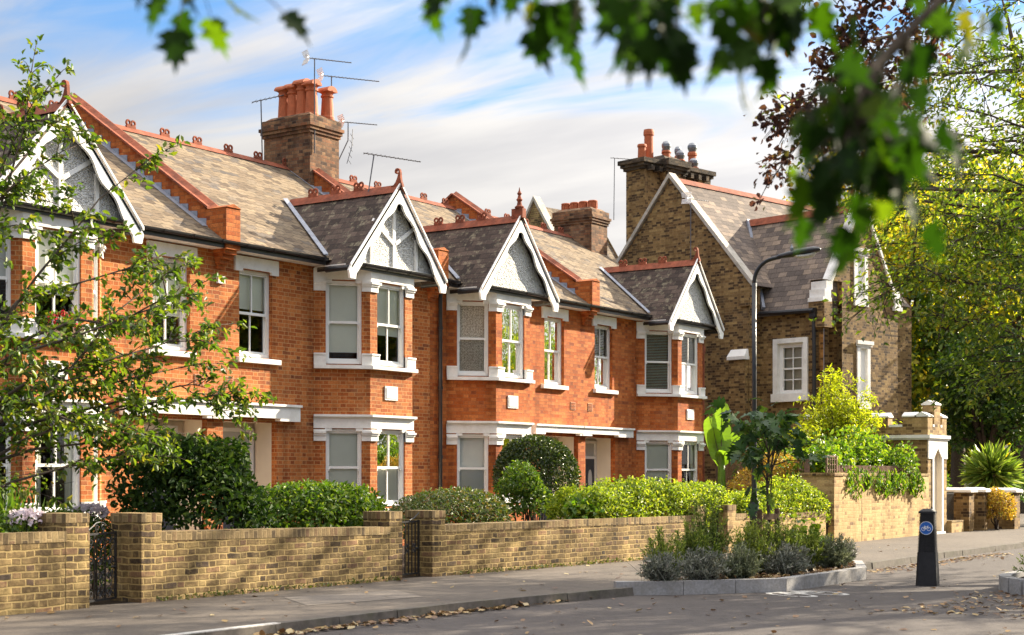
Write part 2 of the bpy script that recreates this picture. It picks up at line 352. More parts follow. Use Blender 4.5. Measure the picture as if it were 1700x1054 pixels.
M['lf_tree'] = leaf_mat('light_green_tree_leaf', [(0, (.035, .07, .012)), (.5, (.085, .14, .018)), (.85, (.16, .205, .025)), (1, (.27, .23, .035))], .42, tcol=(1.5, 1.6, .5))
M['lf_cam'] = leaf_mat('dark_glossy_leaf', [(0, (.012, .032, .008)), (.6, (.030, .062, .013)), (1, (.08, .12, .025))], .3, rough=.6, spec=.12)
M['lf_green'] = leaf_mat('mid_green_shrub_leaf', [(0, (.035, .08, .010)), (.55, (.09, .165, .017)), (1, (.19, .24, .03))], .4)
M['lf_vary'] = leaf_mat('two_tone_shrub_leaf', [(0, (.04, .07, .02)), (.5, (.09, .13, .03)), (.8, (.17, .18, .06)), (1, (.17, .09, .04))], .3)
M['lf_hedge'] = leaf_mat('bright_hedge_leaf', [(0, (.075, .13, .014)), (.4, (.20, .285, .028)), (.8, (.33, .40, .045)), (1, (.46, .47, .09))], .42, tcol=(1.4, 1.4, .4))
M['lf_ball'] = leaf_mat('clipped_bush_leaf', [(0, (.018, .035, .010)), (.6, (.045, .075, .015)), (1, (.12, .14, .03))], .25, rough=.35)
M['lf_gold'] = leaf_mat('golden_shrub_leaf', [(0, (.20, .27, .012)), (.5, (.37, .42, .022)), (1, (.52, .53, .05))], .5, tcol=(1.4, 1.4, .4))
M['lf_climb'] = leaf_mat('climber_leaf', [(0, (.04, .10, .012)), (.5, (.13, .23, .022)), (1, (.28, .33, .04))], .42, tcol=(1.4, 1.5, .4))
M['lf_autumn'] = leaf_mat('orange_autumn_leaf', [(0, (.20, .12, .025)), (.5, (.46, .26, .045)), (.8, (.54, .37, .08)), (1, (.22, .24, .04))], .45)
M['lf_fig'] = leaf_mat('broad_fig_leaf', [(0, (.018, .05, .014)), (.6, (.045, .10, .022)), (1, (.11, .18, .03))], .35, rough=.45)
M['lf_ban'] = leaf_mat('banana_leaf', [(0, (.15, .28, .025)), (1, (.24, .38, .04))], .5, rough=.4)
q_ = M['lf_ban'].node_tree; wv_ = q_.nodes.new('ShaderNodeTexWave'); wv_.bands_direction = 'Z'; wv_.inputs['Scale'].default_value = 9; wv_.inputs['Distortion'].default_value = 2.5; tc_ = q_.nodes.new('ShaderNodeTexCoord'); q_.links.new(tc_.outputs['Object'], wv_.inputs[0]); bp_ = q_.nodes.new('ShaderNodeBump'); bp_.inputs['Strength'].default_value = .5; bp_.inputs['Distance'].default_value = .02; q_.links.new(wv_.outputs[1], bp_.inputs['Height']); q_.links.new(bp_.outputs[0], q_.nodes['Principled BSDF'].inputs['Normal'])
for n_ in q_.nodes:
    if n_.type == 'BSDF_TRANSLUCENT': q_.links.new(bp_.outputs[0], n_.inputs['Normal'])
M['lf_lav'] = leaf_mat('grey_green_lavender', [(0, (.09, .10, .075)), (.55, (.22, .235, .185)), (.9, (.36, .36, .30)), (1, (.40, .36, .34))], .3, tcol=(1, 1, .8))
M['lf_lav2'] = leaf_mat('green_lavender', [(0, (.08, .10, .05)), (.6, (.19, .22, .12)), (1, (.32, .34, .22))], .3, tcol=(1, 1, .8))
M['lf_ros2'] = leaf_mat('pale_feathery_stem', [(0, (.10, .15, .025)), (.5, (.23, .29, .055)), (1, (.38, .41, .11))], .45)
M['lf_ros'] = leaf_mat('feathery_green_stem', [(0, (.06, .10, .02)), (.5, (.15, .215, .045)), (.9, (.28, .33, .08)), (1, (.36, .36, .16))], .45)
M['lf_cord'] = leaf_mat('cordyline_blade', [(0, (.09, .16, .025)), (.6, (.24, .33, .05)), (1, (.42, .46, .12))], .4)
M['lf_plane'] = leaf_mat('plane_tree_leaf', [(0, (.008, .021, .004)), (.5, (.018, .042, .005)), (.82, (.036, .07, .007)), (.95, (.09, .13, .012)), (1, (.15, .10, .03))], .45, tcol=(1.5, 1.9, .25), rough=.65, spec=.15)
M['lf_copper'] = leaf_mat('copper_leaf', [(0, (.035, .02, .022)), (.55, (.085, .045, .04)), (.85, (.14, .08, .05)), (1, (.10, .12, .03))], .4, tcol=(1.4, 1.0, .6), rough=.7, spec=.1)
M['lf_ash'] = leaf_mat('olive_tree_leaf', [(0, (.045, .075, .012)), (.5, (.10, .15, .022)), (.85, (.19, .235, .03)), (1, (.34, .27, .04))], .5, tcol=(1.5, 1.6, .4))
M['lf_yellow'] = leaf_mat('yellow_green_tree_leaf', [(0, (.12, .17, .016)), (.4, (.28, .32, .025)), (.75, (.45, .44, .035)), (1, (.48, .30, .04))], .6, tcol=(1.5, 1.4, .4))
M['lf_deep'] = leaf_mat('deep_green_tree_leaf', [(0, (.025, .06, .012)), (.6, (.06, .125, .02)), (1, (.15, .21, .03))], .4)
M['lf_fallen'] = leaf_mat('fallen_leaf', [(0, (.10, .05, .025)), (.5, (.22, .12, .05)), (.8, (.34, .22, .08)), (1, (.42, .34, .18))], .15, tcol=(1, 1, 1))
M['petal'] = leaf_mat('pale_pink_petal', [(0, (.5, .4, .45)), (1, (.75, .68, .72))], .3, tcol=(1, 1, 1))
M['petal_red'] = leaf_mat('red_petal', [(0, (.5, .02, .04)), (1, (.75, .05, .08))], .3, tcol=(1, 1, 1))
M['weed'] = leaf_mat('wall_foot_weed', [(0, (.06, .08, .02)), (1, (.16, .17, .05))], .3)

# ------------------------------------------------------------------ foliage
def unit(a): return a/np.maximum(np.linalg.norm(a, axis=-1, keepdims=True), 1e-9)
def leafmesh(name, P, T, N, size, mat, parent=None, width=.5, fold=.12, curl=.15, shape='oval', kind=None):
    P = np.asarray(P, float); n = len(P); T = unit(np.asarray(T, float)); N = np.asarray(N, float)
    B = unit(np.cross(N, T)); N = unit(np.cross(T, B)); S = np.broadcast_to(np.asarray(size, float), (n,))[:, None]
    if shape == 'oval':
        prof = [(0, 0, 0), (.32, .5, fold), (.70, .38, fold), (1, 0, -curl), (.70, -.38, fold), (.32, -.5, fold)]
        fc = [(0, 1, 2, 3), (0, 3, 4, 5)]
    elif shape == 'quad':
        prof = [(0, 0, 0), (.45, .5, fold), (1, 0, -curl), (.45, -.5, fold)]; fc = [(0, 1, 2), (0, 2, 3)]
    else:   # five-lobed leaf
        half = [(0, .0), (-.05, .16), (.10, .46), (.20, .26), (.36, .52), (.46, .22), (.72, .26), (.66, .10)]
        prof = [(0, 0, 0)]+[(a, b/ .5*.5, .10*abs(b)-curl*a*a) for a, b in half[1:]]+[(1, 0, -curl)]+[(a, -b, .10*abs(b)-curl*a*a) for a, b in half[:0:-1]]
        prof.append((.4, 0, -curl*.16)); k = len(prof)-1
        fc = [(k, i, (i+1) % k) for i in range(k)]
    k = len(prof); V = np.empty((n, k, 3))
    for i, (a, b, c) in enumerate(prof): V[:, i] = P+S*(T*a+B*(b*2*width*.5 if shape != 'lobed' else b*width*1.7)+N*c)
    me = bpy.data.meshes.new(name); me.vertices.add(n*k); me.vertices.foreach_set('co', V.astype(np.float32).ravel())
    flat = np.concatenate([np.array(f) for f in fc]); lens = np.array([len(f) for f in fc])
    li = (flat[None, :]+np.arange(n)[:, None]*k).ravel(); nl = len(li)
    me.loops.add(nl); me.loops.foreach_set('vertex_index', li.astype(np.int32))
    tot = np.tile(lens, n); me.polygons.add(len(tot)); st = np.concatenate([[0], np.cumsum(tot)[:-1]])
    me.polygons.foreach_set('loop_start', st.astype(np.int32)); me.update(calc_edges=True)
    o = link(name, me, mat, parent)
    if kind: o['kind'] = kind
    return o
def rdir(n, r=rs): return unit(r.normal(size=(n, 3)))

def blob_pts(n, c, rad, lump=.18, shell=.55, flat_bottom=True, seed=0, nl=9):
    """points + outward directions through a lumpy ellipsoid, most of them near its surface"""
    r = np.random.RandomState(seed+11); d = rdir(n, r)
    if flat_bottom: d[:, 2] = np.where(d[:, 2] < -.35, -d[:, 2], d[:, 2])
    ld = rdir(nl*3, r); amp = r.uniform(-1, 1, nl*3)
    bump = (np.clip(d@ld.T, .6, 1)-.6)/.4; s = 1+lump*(bump*amp).sum(1)*.6
    rr = s*(1-(1-shell)*r.power(1.0, n)*r.rand(n))
    P = np.asarray(c)+d*rr[:, None]*np.asarray(rad); return P, d
def bush(name, label, cat, c, rad, n, size, mat, group=None, lump=.2, shell=.5, seed=0, width=.5, shape='oval', up=.5, stems=True, base=None, parent=None, stemmat=None):
    c = np.asarray(c, float); base = c-np.array((0, 0, rad[2])) if base is None else np.asarray(base, float)
    root = parent or thing(name, label, cat, base, group=group)
    P, d = blob_pts(n, c, rad, lump, shell, seed=seed); r = np.random.RandomState(seed+3)
    N = unit(d*.8+rdir(n, r)*.7+np.array((0, 0, up))); T = unit(rdir(n, r)+d*.5-np.array((0, 0, .2)))
    leafmesh('foliage', P-base, T, N, size*r.uniform(.6, 1.25, n), mat, root, width=width, shape=shape)
    if stems:
        m = MB()
        for i in range(9):
            q = P[r.randint(n)]; q = c+(q-c)*.75
            mid = (base+q)/2+rdir(1, r)[0]*.06
            m.tube([base-base+rdir(1, r)[0]*np.array((.05, .05, 0)), mid-base, q-base], [.022, .015, .006], 5)
        m.build('stem', stemmat or M['twig'], root, recalc=False)
    return root
def hedge(name, label, x0, x1, ya, yb, z0, z1, n, size, mat, seed=0, rise=None, group=None, width=.5, slope=0.0):
    """long clipped hedge: leaves over top, front and ends, with a rolling top"""
    root = thing(name, label, 'hedge', ((x0+x1)/2, (ya+yb)/2, 0), group=group); r = np.random.RandomState(seed)
    o = np.array(root.location)
    u = r.rand(n); v = r.rand(n); x = x0+(x1-x0)*u
    cx = (ya+yb)/2; hw = abs(yb-ya)/2; ph = r.uniform(0, 6, 4)
    top = z1+.05*np.sin(x*2.3+ph[0])+.04*np.sin(x*5.1+ph[1])+.03*np.sin(x*11+ph[2])
    if rise is not None: top = top+rise(u)
    endr = np.minimum(1, np.minimum((x-x0), (x1-x))/.45); k = np.sqrt(1-(1-np.clip(endr, 0, 1))**2)*.45+.55
    a = np.pi*(v*1.0); sup = .55
    py = cx-hw*np.sign(np.cos(a))*np.abs(np.cos(a))**sup*k; pz = z0+(top-z0)*k*np.abs(np.sin(a))**sup
    dep = 1-.28*r.rand(n)**2
    py = cx+(py-cx)*dep+r.normal(0, .03, n); pz = z0+(pz-z0)*dep+r.normal(0, .035, n)
    spr = r.rand(n) < .03; pz = pz+spr*r.uniform(.03, .12, n)
    py = py+slope*(x-(x0+x1)/2)
    d = np.stack([r.normal(0, .3, n), -np.cos(a), np.sin(a)], 1)
    P = np.stack([x, py, pz], 1)-o; N = unit(d+rdir(n, r)*.8+np.array((0, 0, .4))); T = unit(rdir(n, r)+np.array((0, 0, .35)))
    leafmesh('foliage', P, T, N, size*r.uniform(.6, 1.25, n), mat, root, width=width)
    m = MB()
    for i in range(int((x1-x0)*5)):
        q = P[r.randint(n)]; m.tube([(q[0]*.98, slope*q[0], 0), (q[0], (q[1]+slope*q[0])*.5, q[2]*.5), (q[0], q[1]*.85, q[2]*.88)], [.02, .014, .005], 4)
    m.build('stem', M['twig'], root, recalc=False)
    return root
def blades(name, base, n, length, spread, width, mat, parent=None, up=.4, droop=.15, seed=0, rad=.15, segs=3):
    """thin bent blades springing from a small patch (lavender, rosemary, grasses)"""
    r = np.random.RandomState(seed+5); b = np.asarray(base, float)+np.stack([r.normal(0, rad, n), r.normal(0, rad, n), np.zeros(n)], 1)
    d = unit(np.stack([r.normal(0, spread, n), r.normal(0, spread, n), np.abs(r.normal(up, .35, n))+.12], 1)); L = length*r.uniform(.55, 1.1, n)
    side = unit(np.cross(d, rdir(n, r))); V = np.empty((n, segs*2+1, 3))
    for i in range(segs):
        s = i/segs; p = b+d*(L*s)[:, None]; p[:, 2] -= droop*L*s*s; w = width*(1-.25*s)
        V[:, 2*i] = p-side*w/2; V[:, 2*i+1] = p+side*w/2
    p = b+d*L[:, None]; p[:, 2] -= droop*L; V[:, -1] = p
    fc = [(2*i, 2*i+1, 2*i+3, 2*i+2) for i in range(segs-1)]+[(2*segs-2, 2*segs-1, 2*segs)]
    k = segs*2+1; faces = (np.arange(n)*k)
    me = bpy.data.meshes.new(name)
    flat = np.concatenate([np.array(f) for f in fc]); lens = np.array([len(f) for f in fc]); li = (flat[None, :]+faces[:, None]).ravel()
    me.vertices.add(n*k); me.vertices.foreach_set('co', V.astype(np.float32).ravel()); me.loops.add(len(li)); me.loops.foreach_set('vertex_index', li.astype(np.int32))
    tot = np.tile(lens, n); me.polygons.add(len(tot)); me.polygons.foreach_set('loop_start', np.concatenate([[0], np.cumsum(tot)[:-1]]).astype(np.int32)); me.update(calc_edges=True)
    return link(name, me, mat, parent)

def grow_twigs(polys, per_m, tl, spread, r, bias=(0, 0, 0), start=.2, flat=1.0):
    """twig segments springing from branch polylines"""
    out = []
    for pl in polys:
        pl = np.asarray(pl, float); seg = np.linalg.norm(np.diff(pl, axis=0), axis=1); L = seg.sum(); cum = np.concatenate([[0], np.cumsum(seg)])
        for s in r.uniform(start*L, L, max(2, int(L*per_m))):
            i = min(np.searchsorted(cum, s)-1, len(seg)-1); i = max(i, 0); f = (s-cum[i])/max(seg[i], 1e-6); p = pl[i]*(1-f)+pl[i+1]*f
            tg = (pl[i+1]-pl[i])/max(seg[i], 1e-6); d = tg*.7+r.normal(size=3)*spread+np.array(bias); d[2] *= flat; d = unit(d); l = tl*r.uniform(.5, 1.2)
            m = p+d*l*.55+np.array((0, 0, .02)); e = p+d*l+np.array((0, 0, -.10*l))
            out.append(np.array([p, m, e]))
        tg = unit(pl[-1]-pl[-2]); out.append(np.array([pl[-1], pl[-1]+tg*tl*.4, pl[-1]+tg*tl*.8-np.array((0, 0, .08*tl))]))
    return out
def twig_leaves(tw, k, size, r, droop=.25, nup=1.0, jitter=.06):
    P, T, N = [], [], []
    for q in tw:
        s = r.uniform(.1, 1.05, k); a = q[1]-q[0]; b = q[2]-q[1]
        p = np.where((s < .5)[:, None], q[0]+a*(s*2)[:, None], q[1]+b*((s-.5)*2)[:, None])
        d = unit(q[2]-q[0]); P.append(p+r.normal(0, jitter, (k, 3))); T.append(unit(d*.6+r.normal(size=(k, 3))*.8-np.array((0, 0, droop)))); N.append(unit(r.normal(size=(k, 3))*.75+np.array((0, 0, nup))))
    return np.concatenate(P), np.concatenate(T), np.concatenate(N)
def tree(name, label, base, polys, per_m, tl, k, size, mat, seed, spread=.6, bias=(0, 0, 0), group=None, trunk=None, rad=.05, width=.5, shape='oval', droop=.25, sub=0, subl=1.0, start=.2, jitter=.06, nup=1.0, cat='tree', flat=1.0):
    """tree from explicit limb polylines (world coordinates): trunk, limbs, twigs and leaf-sized faces"""
    r = np.random.RandomState(seed); base = np.asarray(base, float); root = thing(name, label, cat, base, group=group)
    m = MB()
    if trunk is not None:
        m.tube([np.asarray(p)-base for p, _ in trunk], [q for _, q in trunk], 10)
    allp = [np.asarray(p, float) for p in polys]
    if sub:
        for p in list(allp):
            for t3 in grow_twigs([p], sub, subl, spread*.8, r, bias, .25, flat): allp.append(t3)
    for i, p in enumerate(allp):
        r0 = rad if i < len(polys) else rad*.45
        m.tube([q-base for q in p], list(np.linspace(r0, r0*.25, len(p))), 6)
    m.build('trunk', M['bark'], root, smooth=True, recalc=False)
    tw = grow_twigs(allp, per_m, tl, spread, r, bias, start, flat)
    mt = MB()
    for q in tw: mt.tube([p-base for p in q], [.008 if rad < .06 else .012, .005, .002], 3, cap=False)
    cr_t = mt.build('twig', M['twig'], root, recalc=False)
    P, T, N = twig_leaves(tw, k, size, r, droop, nup, jitter)
    leafmesh('crown', P-base, T, N, size*r.uniform(.6, 1.2, len(P)), mat, root, width=width, shape=shape)
    return root
def auto_tree(name, label, x, y, h, rad, cz, mat, seed, n_limb=14, per_m=2.2, k=9, size=.12, tl=.7, sub=1.2, subl=1.4, trunk_r=.25, group=None, squash=1.0, shape='quad', z0=0.0, width=.55, spread=.7, lean=(0, 0)):
    r = np.random.RandomState(seed); b = np.array((x, y, z0)); polys = []
    c = np.array((x+lean[0], y+lean[1], cz))
    for i in range(n_limb):
        d = rdir(1, r)[0]; d[2] = d[2]*.9+.1; e = c+d*np.array((rad, rad, rad*squash))*r.uniform(.55, .95)
        s = np.array((x+r.normal(0, .08), y+r.normal(0, .08), z0+(cz-z0)*r.uniform(.45, 1.05))); s[2] = min(s[2], e[2]+.2*rad)
        mid = (s+e)/2+np.array((0, 0, .12*rad))+r.normal(0, .08*rad, 3); polys.append([s, (s+mid)/2, mid, (mid+e)/2+r.normal(0, .04*rad, 3), e])
    tr = [((x, y, z0-.1), trunk_r*1.25), ((x, y, z0+.5), trunk_r), ((x+.05, y, z0+(cz-z0)*.5), trunk_r*.8), ((x+.02, y+.04, cz), trunk_r*.5), ((x, y, cz+rad*squash*.5), trunk_r*.15)]
    return tree(name, label, b, polys, per_m, tl, k, size, mat, seed+1, spread=spread, trunk=tr, rad=trunk_r*.38, group=group, sub=sub, subl=subl, shape=shape, width=width, jitter=.12)

# ------------------------------------------------------------------ the setting: earth, road, pavement, kerb, garden soil
def struct(name, mb, mat, **k):
    o = mb.build(name, mat, None, **k); o['kind'] = 'structure'; return o
m = MB(); m.poly([(-300, -300, -.13), (900, -300, -.13), (900, 700, -.13), (-300, 700, -.13)]); struct('ground', m, M['ground'])
m = MB(); m.poly([(-40, -17.6, -.1), (150, -17.6, -.1), (150, -9.6, -.1), (-40, -9.6, -.1)]); struct('road', m, M['road'])
KL = [(-40, -10.1), (13.6, -10.1), (16.7, -10.45), (20.5, -10.8), (24, -10.95), (28, -10.8), (33, -10.85), (60, -11.3), (110, -12.5)]
m = MB()
pts = [(x, y+.13) for x, y in KL]+[(110, 3), (42, 3), (41.9, -5.5), (30, -6.9), (17.5, -6.9), (-40, -6.9)]
m.prism([(x, y, -.12) for x, y in pts], (0, 0, .12)); struct('pavement', m, M['pave'])
m = MB()
for (xa, ya), (xb, yb) in zip(KL[:-1], KL[1:]):
    n = max(1, int((xb-xa)/.92)) if xb > 5 and xa < 45 else 1
    for i in range(n):
        f0, f1 = i/n, (i+1)/n; g = .008
        x0, x1 = xa+(xb-xa)*f0+g, xa+(xb-xa)*f1; y0, y1 = ya+(yb-ya)*f0, ya+(yb-ya)*f1; h = .006+random.uniform(-.004, .004); dy = random.uniform(-.008, .008)
        m.hexa([(x0, y0+dy, -.15), (x1, y1+dy, -.15), (x1, y1+.128, -.15), (x0, y0+.128, -.15), (x0, y0+dy+.015, h), (x1, y1+dy+.015, h), (x1, y1+.128, h), (x0, y0+.128, h)])
struct('kerb', m, M['kerb_old'])
m = MB(); m.box(9.2, 10.9, -10.085, -9.985, .004, .0135); struct('pale_kerb_edge', m, M['asphalt_white'])  # pale strip standing for the kerb's top edge, in the road-paint material
m = MB(); m.poly([(12.6, -8.9, .004), (14.3, -9.2, .004), (14.9, -8.3, .004), (13.3, -7.9, .004)]); struct('pavement_patch', m, M['slab'])
m = MB(); m.poly([(-40, -6.9, .005), (30.2, -6.95, .005), (40, 0, .005), (40, .0, .005), (-40, 0, .005)]); struct('garden_soil', m, M['soil'])

# ------------------------------------------------------------------ terraced houses
def sash(root, mir, o, t, n, u0, u1, z0, z1, bars=True, blind=None, cover=1.0, back=.10, label=None):
    """box sash window: frame, two sashes, glazing bar; panes and blind as its own pieces"""
    f = MB(mir); b = -back; W = .042
    f.fbox(o, t, n, u0, u0+W, b-.10, b+.015, z0, z1); f.fbox(o, t, n, u1-W, u1, b-.10, b+.015, z0, z1)
    f.fbox(o, t, n, u0+W, u1-W, b-.10, b+.012, z1-.05, z1); f.fbox(o, t, n, u0+W, u1-W, b-.10, b+.03, z0, z0+.055)
    a, c, zm = u0+W, u1-W, (z0+z1)/2; s = .034
    f.fbox(o, t, n, a, c, b-.055, b-.012, zm-.02, zm+.03)                         # meeting rail
    for (p, q, d0, d1) in ((zm+.03, z1-.05, b-.05, b-.015), (z0+.055, zm-.02, b-.09, b-.055)):
        f.fbox(o, t, n, a, a+s, d0, d1, p, q); f.fbox(o, t, n, c-s, c, d0, d1, p, q)
        if bars: f.fbox(o, t, n, (a+c)/2-.014, (a+c)/2+.014, d0+.002, d1+.004, p, q)
    f.fbox(o, t, n, a+s, c-s, b-.09, b-.055, z0+.055, z0+.11); f.fbox(o, t, n, a+s, c-s, b-.05, b-.015, z1-.085, z1-.05)
    for uu in (a+.01, c-.035): f.fbox(o, t, n, uu, uu+.025, b-.012, b+.006, zm-.06, zm-.02)
    w = f.build('window', M['sash'], root)
    if label: w['label'] = label
    g = MB(mir)
    q = lambda u, d, z: (o[0]+t[0]*u+n[0]*d, o[1]+t[1]*u+n[1]*d, z)
    g.poly([q(a+s, b-.032, zm+.03), q(c-s, b-.032, zm+.03), q(c-s, b-.032, z1-.085), q(a+s, b-.032, z1-.085)])
    g.poly([q(a+s, b-.072, z0+.11), q(c-s, b-.072, z0+.11), q(c-s, b-.072, zm-.02), q(a+s, b-.072, zm-.02)])
    g.build('pane', M['glass'], w)
    if blind:
        h = MB(mir); zb = z1-.08-(z1-z0-.16)*cover; d = b-.102
        if blind == 'venetian':
            z = z1-.1
            while z > zb: h.fbox(o, t, n, a-.04, c+.04, d-.02, d+.004, z-.010, z+.010); z -= .042
            mt = M['slat']
        elif blind == 'curtain':
            ks = 16
            for sd in ((a-.04, a+.17), (c-.17, c+.04)):
                for i in range(ks):
                    p0 = sd[0]+(sd[1]-sd[0])*i/ks; p1 = sd[0]+(sd[1]-sd[0])*(i+1)/ks; e0, e1 = .03*math.sin(i*1.7), .03*math.sin((i+1)*1.7)
                    h.poly([q(p0, d+e0, zb), q(p1, d+e1, zb), q(p1, d+e1, z1), q(p0, d+e0, z1)])
            mt = M['blind']
        else:
            h.fbox(o, t, n, a-.04, c+.04, d-.004, d, zb, z1-.02); h.fbox(o, t, n, a-.04, c+.04, d-.008, d+.008, zb-.025, zb)
            mt = M[blind]
        h.build('blind', mt, w)
    return w

def crest(mb, x, y, z, along):
    ax = (1, 0, 0) if along == 'x' else (0, 1, 0); az = (0, 0, 1)
    for k in (-1, 1):
        c = (x+ax[0]*.066*k, y+ax[1]*.066*k, z+.115); mb.ring(c, ax, az, .05, .024, 12, 6)
    b = .12
    if along == 'x': mb.box(x-b, x+b, y-.024, y+.024, z-.02, z+.062)
    else: mb.box(x-.024, x+.024, y-b, y+b, z-.02, z+.062)

EZ, EY, RY, RZ = 5.64, -.36, 3.95, 8.50          # eaves and ridge of the main roof
SL = (RZ-EZ)/(RY-EY)
def roof_z(y): return EZ+(y-EY)*SL

def parapet(root, mir, x, z_up=.33, kneel=True):
    w = .30; m = MB(mir); d = .14
    a = [(x-w/2, -.02, roof_z(-.02)-.3), (x-w/2, RY, RZ-.3), (x-w/2, RY, RZ+z_up), (x-w/2, .30, roof_z(.3)+z_up), (x-w/2, -.02, roof_z(-.02)+z_up*.6)]
    m.prism(a, (w, 0, 0)); b = [(x-w/2, RY, RZ-.3), (x-w/2, 8.1, 5.4), (x-w/2, 8.1, 5.4+z_up+.3), (x-w/2, RY, RZ+z_up)]
    m.prism(b, (w, 0, 0))
    m.box(x-w/2-.03, x+w/2+.03, -.36, .14, 5.52, 6.27)                            # end pier
    m.prism([(x-w/2-.04, -.38, 6.271), (x+w/2+.04, -.38, 6.271), (x, -.38, 6.34)], (0, .54, 0))
    for i, (yy, z0) in enumerate(((-.30, 5.44), (-.22, 5.36), (-.14, 5.28), (-.07, 5.20))): m.box(x-w/2+.02*i, x+w/2-.02*i, yy, .02, z0, z0+.078)
    p = m.build('parapet', M['brick_red'], root)
    c = MB(mir); n = 9; y0, y1 = .10, RY+.03
    for i in range(n):
        ya, yb = y0+(y1-y0)*i/n, y0+(y1-y0)*(i+1)/n-.012; za, zb = roof_z(ya)+z_up+.004, roof_z(yb)+z_up+.004
        c.hexa([(x-w/2-.05, ya, za), (x+w/2+.05, ya, za), (x+w/2+.05, yb, zb), (x-w/2-.05, yb, zb), (x-w/2-.05, ya, za+.045), (x+w/2+.05, ya, za+.045), (x+w/2+.05, yb, zb+.045), (x-w/2-.05, yb, zb+.045)])
        c.prism([(x-.12, ya, za+.046), (x+.12, ya, za+.046), (x, ya, za+.12)], (0, yb-ya, zb-za))
    c.hexa([(x-w/2-.05, RY+.04, RZ+z_up), (x+w/2+.05, RY+.04, RZ+z_up), (x+w/2+.05, 8.1, 5.4+z_up+.3), (x-w/2-.05, 8.1, 5.4+z_up+.3), (x-w/2-.05, RY+.04, RZ+z_up+.06), (x+w/2+.05, RY+.04, RZ+z_up+.06), (x+w/2+.05, 8.1, 5.76+z_up), (x-w/2-.05, 8.1, 5.76+z_up)])
    c.build('coping_tile', M['terracotta'], p)
    l = MB(mir)
    for sx in (-1, 1):
        for i in range(16):
            ya, yb = .16+(RY-.2)*i/16, .16+(RY-.2)*(i+1)/16-.01; xx = x+sx*(w/2+.008); st = .13
            l.hexa([(xx-.004, ya, roof_z(ya)), (xx+.004, ya, roof_z(ya)), (xx+.004, yb, roof_z(yb)), (xx-.004, yb, roof_z(yb)), (xx-.004, ya, roof_z(ya)+st), (xx+.004, ya, roof_z(ya)+st), (xx+.004, yb, roof_z(ya)+st+.02), (xx-.004, yb, roof_z(ya)+st+.02)])
        xo = x+sx*(w/2+.16); xi = x+sx*(w/2+.012)
        l.hexa([(min(xi, xo), .1, roof_z(.1)+.006), (max(xi, xo), .1, roof_z(.1)+.006), (max(xi, xo), RY-.1, roof_z(RY-.1)+.006), (min(xi, xo), RY-.1, roof_z(RY-.1)+.006),
                (min(xi, xo), .1, roof_z(.1)+.016), (max(xi, xo), .1, roof_z(.1)+.016), (max(xi, xo), RY-.1, roof_z(RY-.1)+.016), (min(xi, xo), RY-.1, roof_z(RY-.1)+.016)])
    l.build('flashing', M['lead'], p)

def finial_horn(mb, x, y, z):
    pts = [(.30, 0), (.20, .03), (.12, .12), (.06, .24), (.02, .36), (.00, .46), (.05, .50), (.10, .49), (.11, .44), (.07, .43), (.065, .40), (.10, .38), (.15, .41), (.155, .49), (.11, .555), (.03, .56), (-.035, .52), (-.06, .42), (-.07, .28), (-.09, .14), (-.13, .05), (-.16, -.06)]
    mb.prism([(x-.03, y+p[0]*.64, z+p[1]*.62) for p in pts], (.06, 0, 0))
def finial_knob(mb, x, y, z):
    mb.box(x-.07, x+.07, y-.1, y+.2, z-.05, z+.16); mb.lathe(x, y+.03, [(.10, z+.16), (.11, z+.2), (.06, z+.24), (.045, z+.32), (.075, z+.36), (.045, z+.40), (.03, z+.46), (.055, z+.50), (.02, z+.56), (.005, z+.64)], 12)

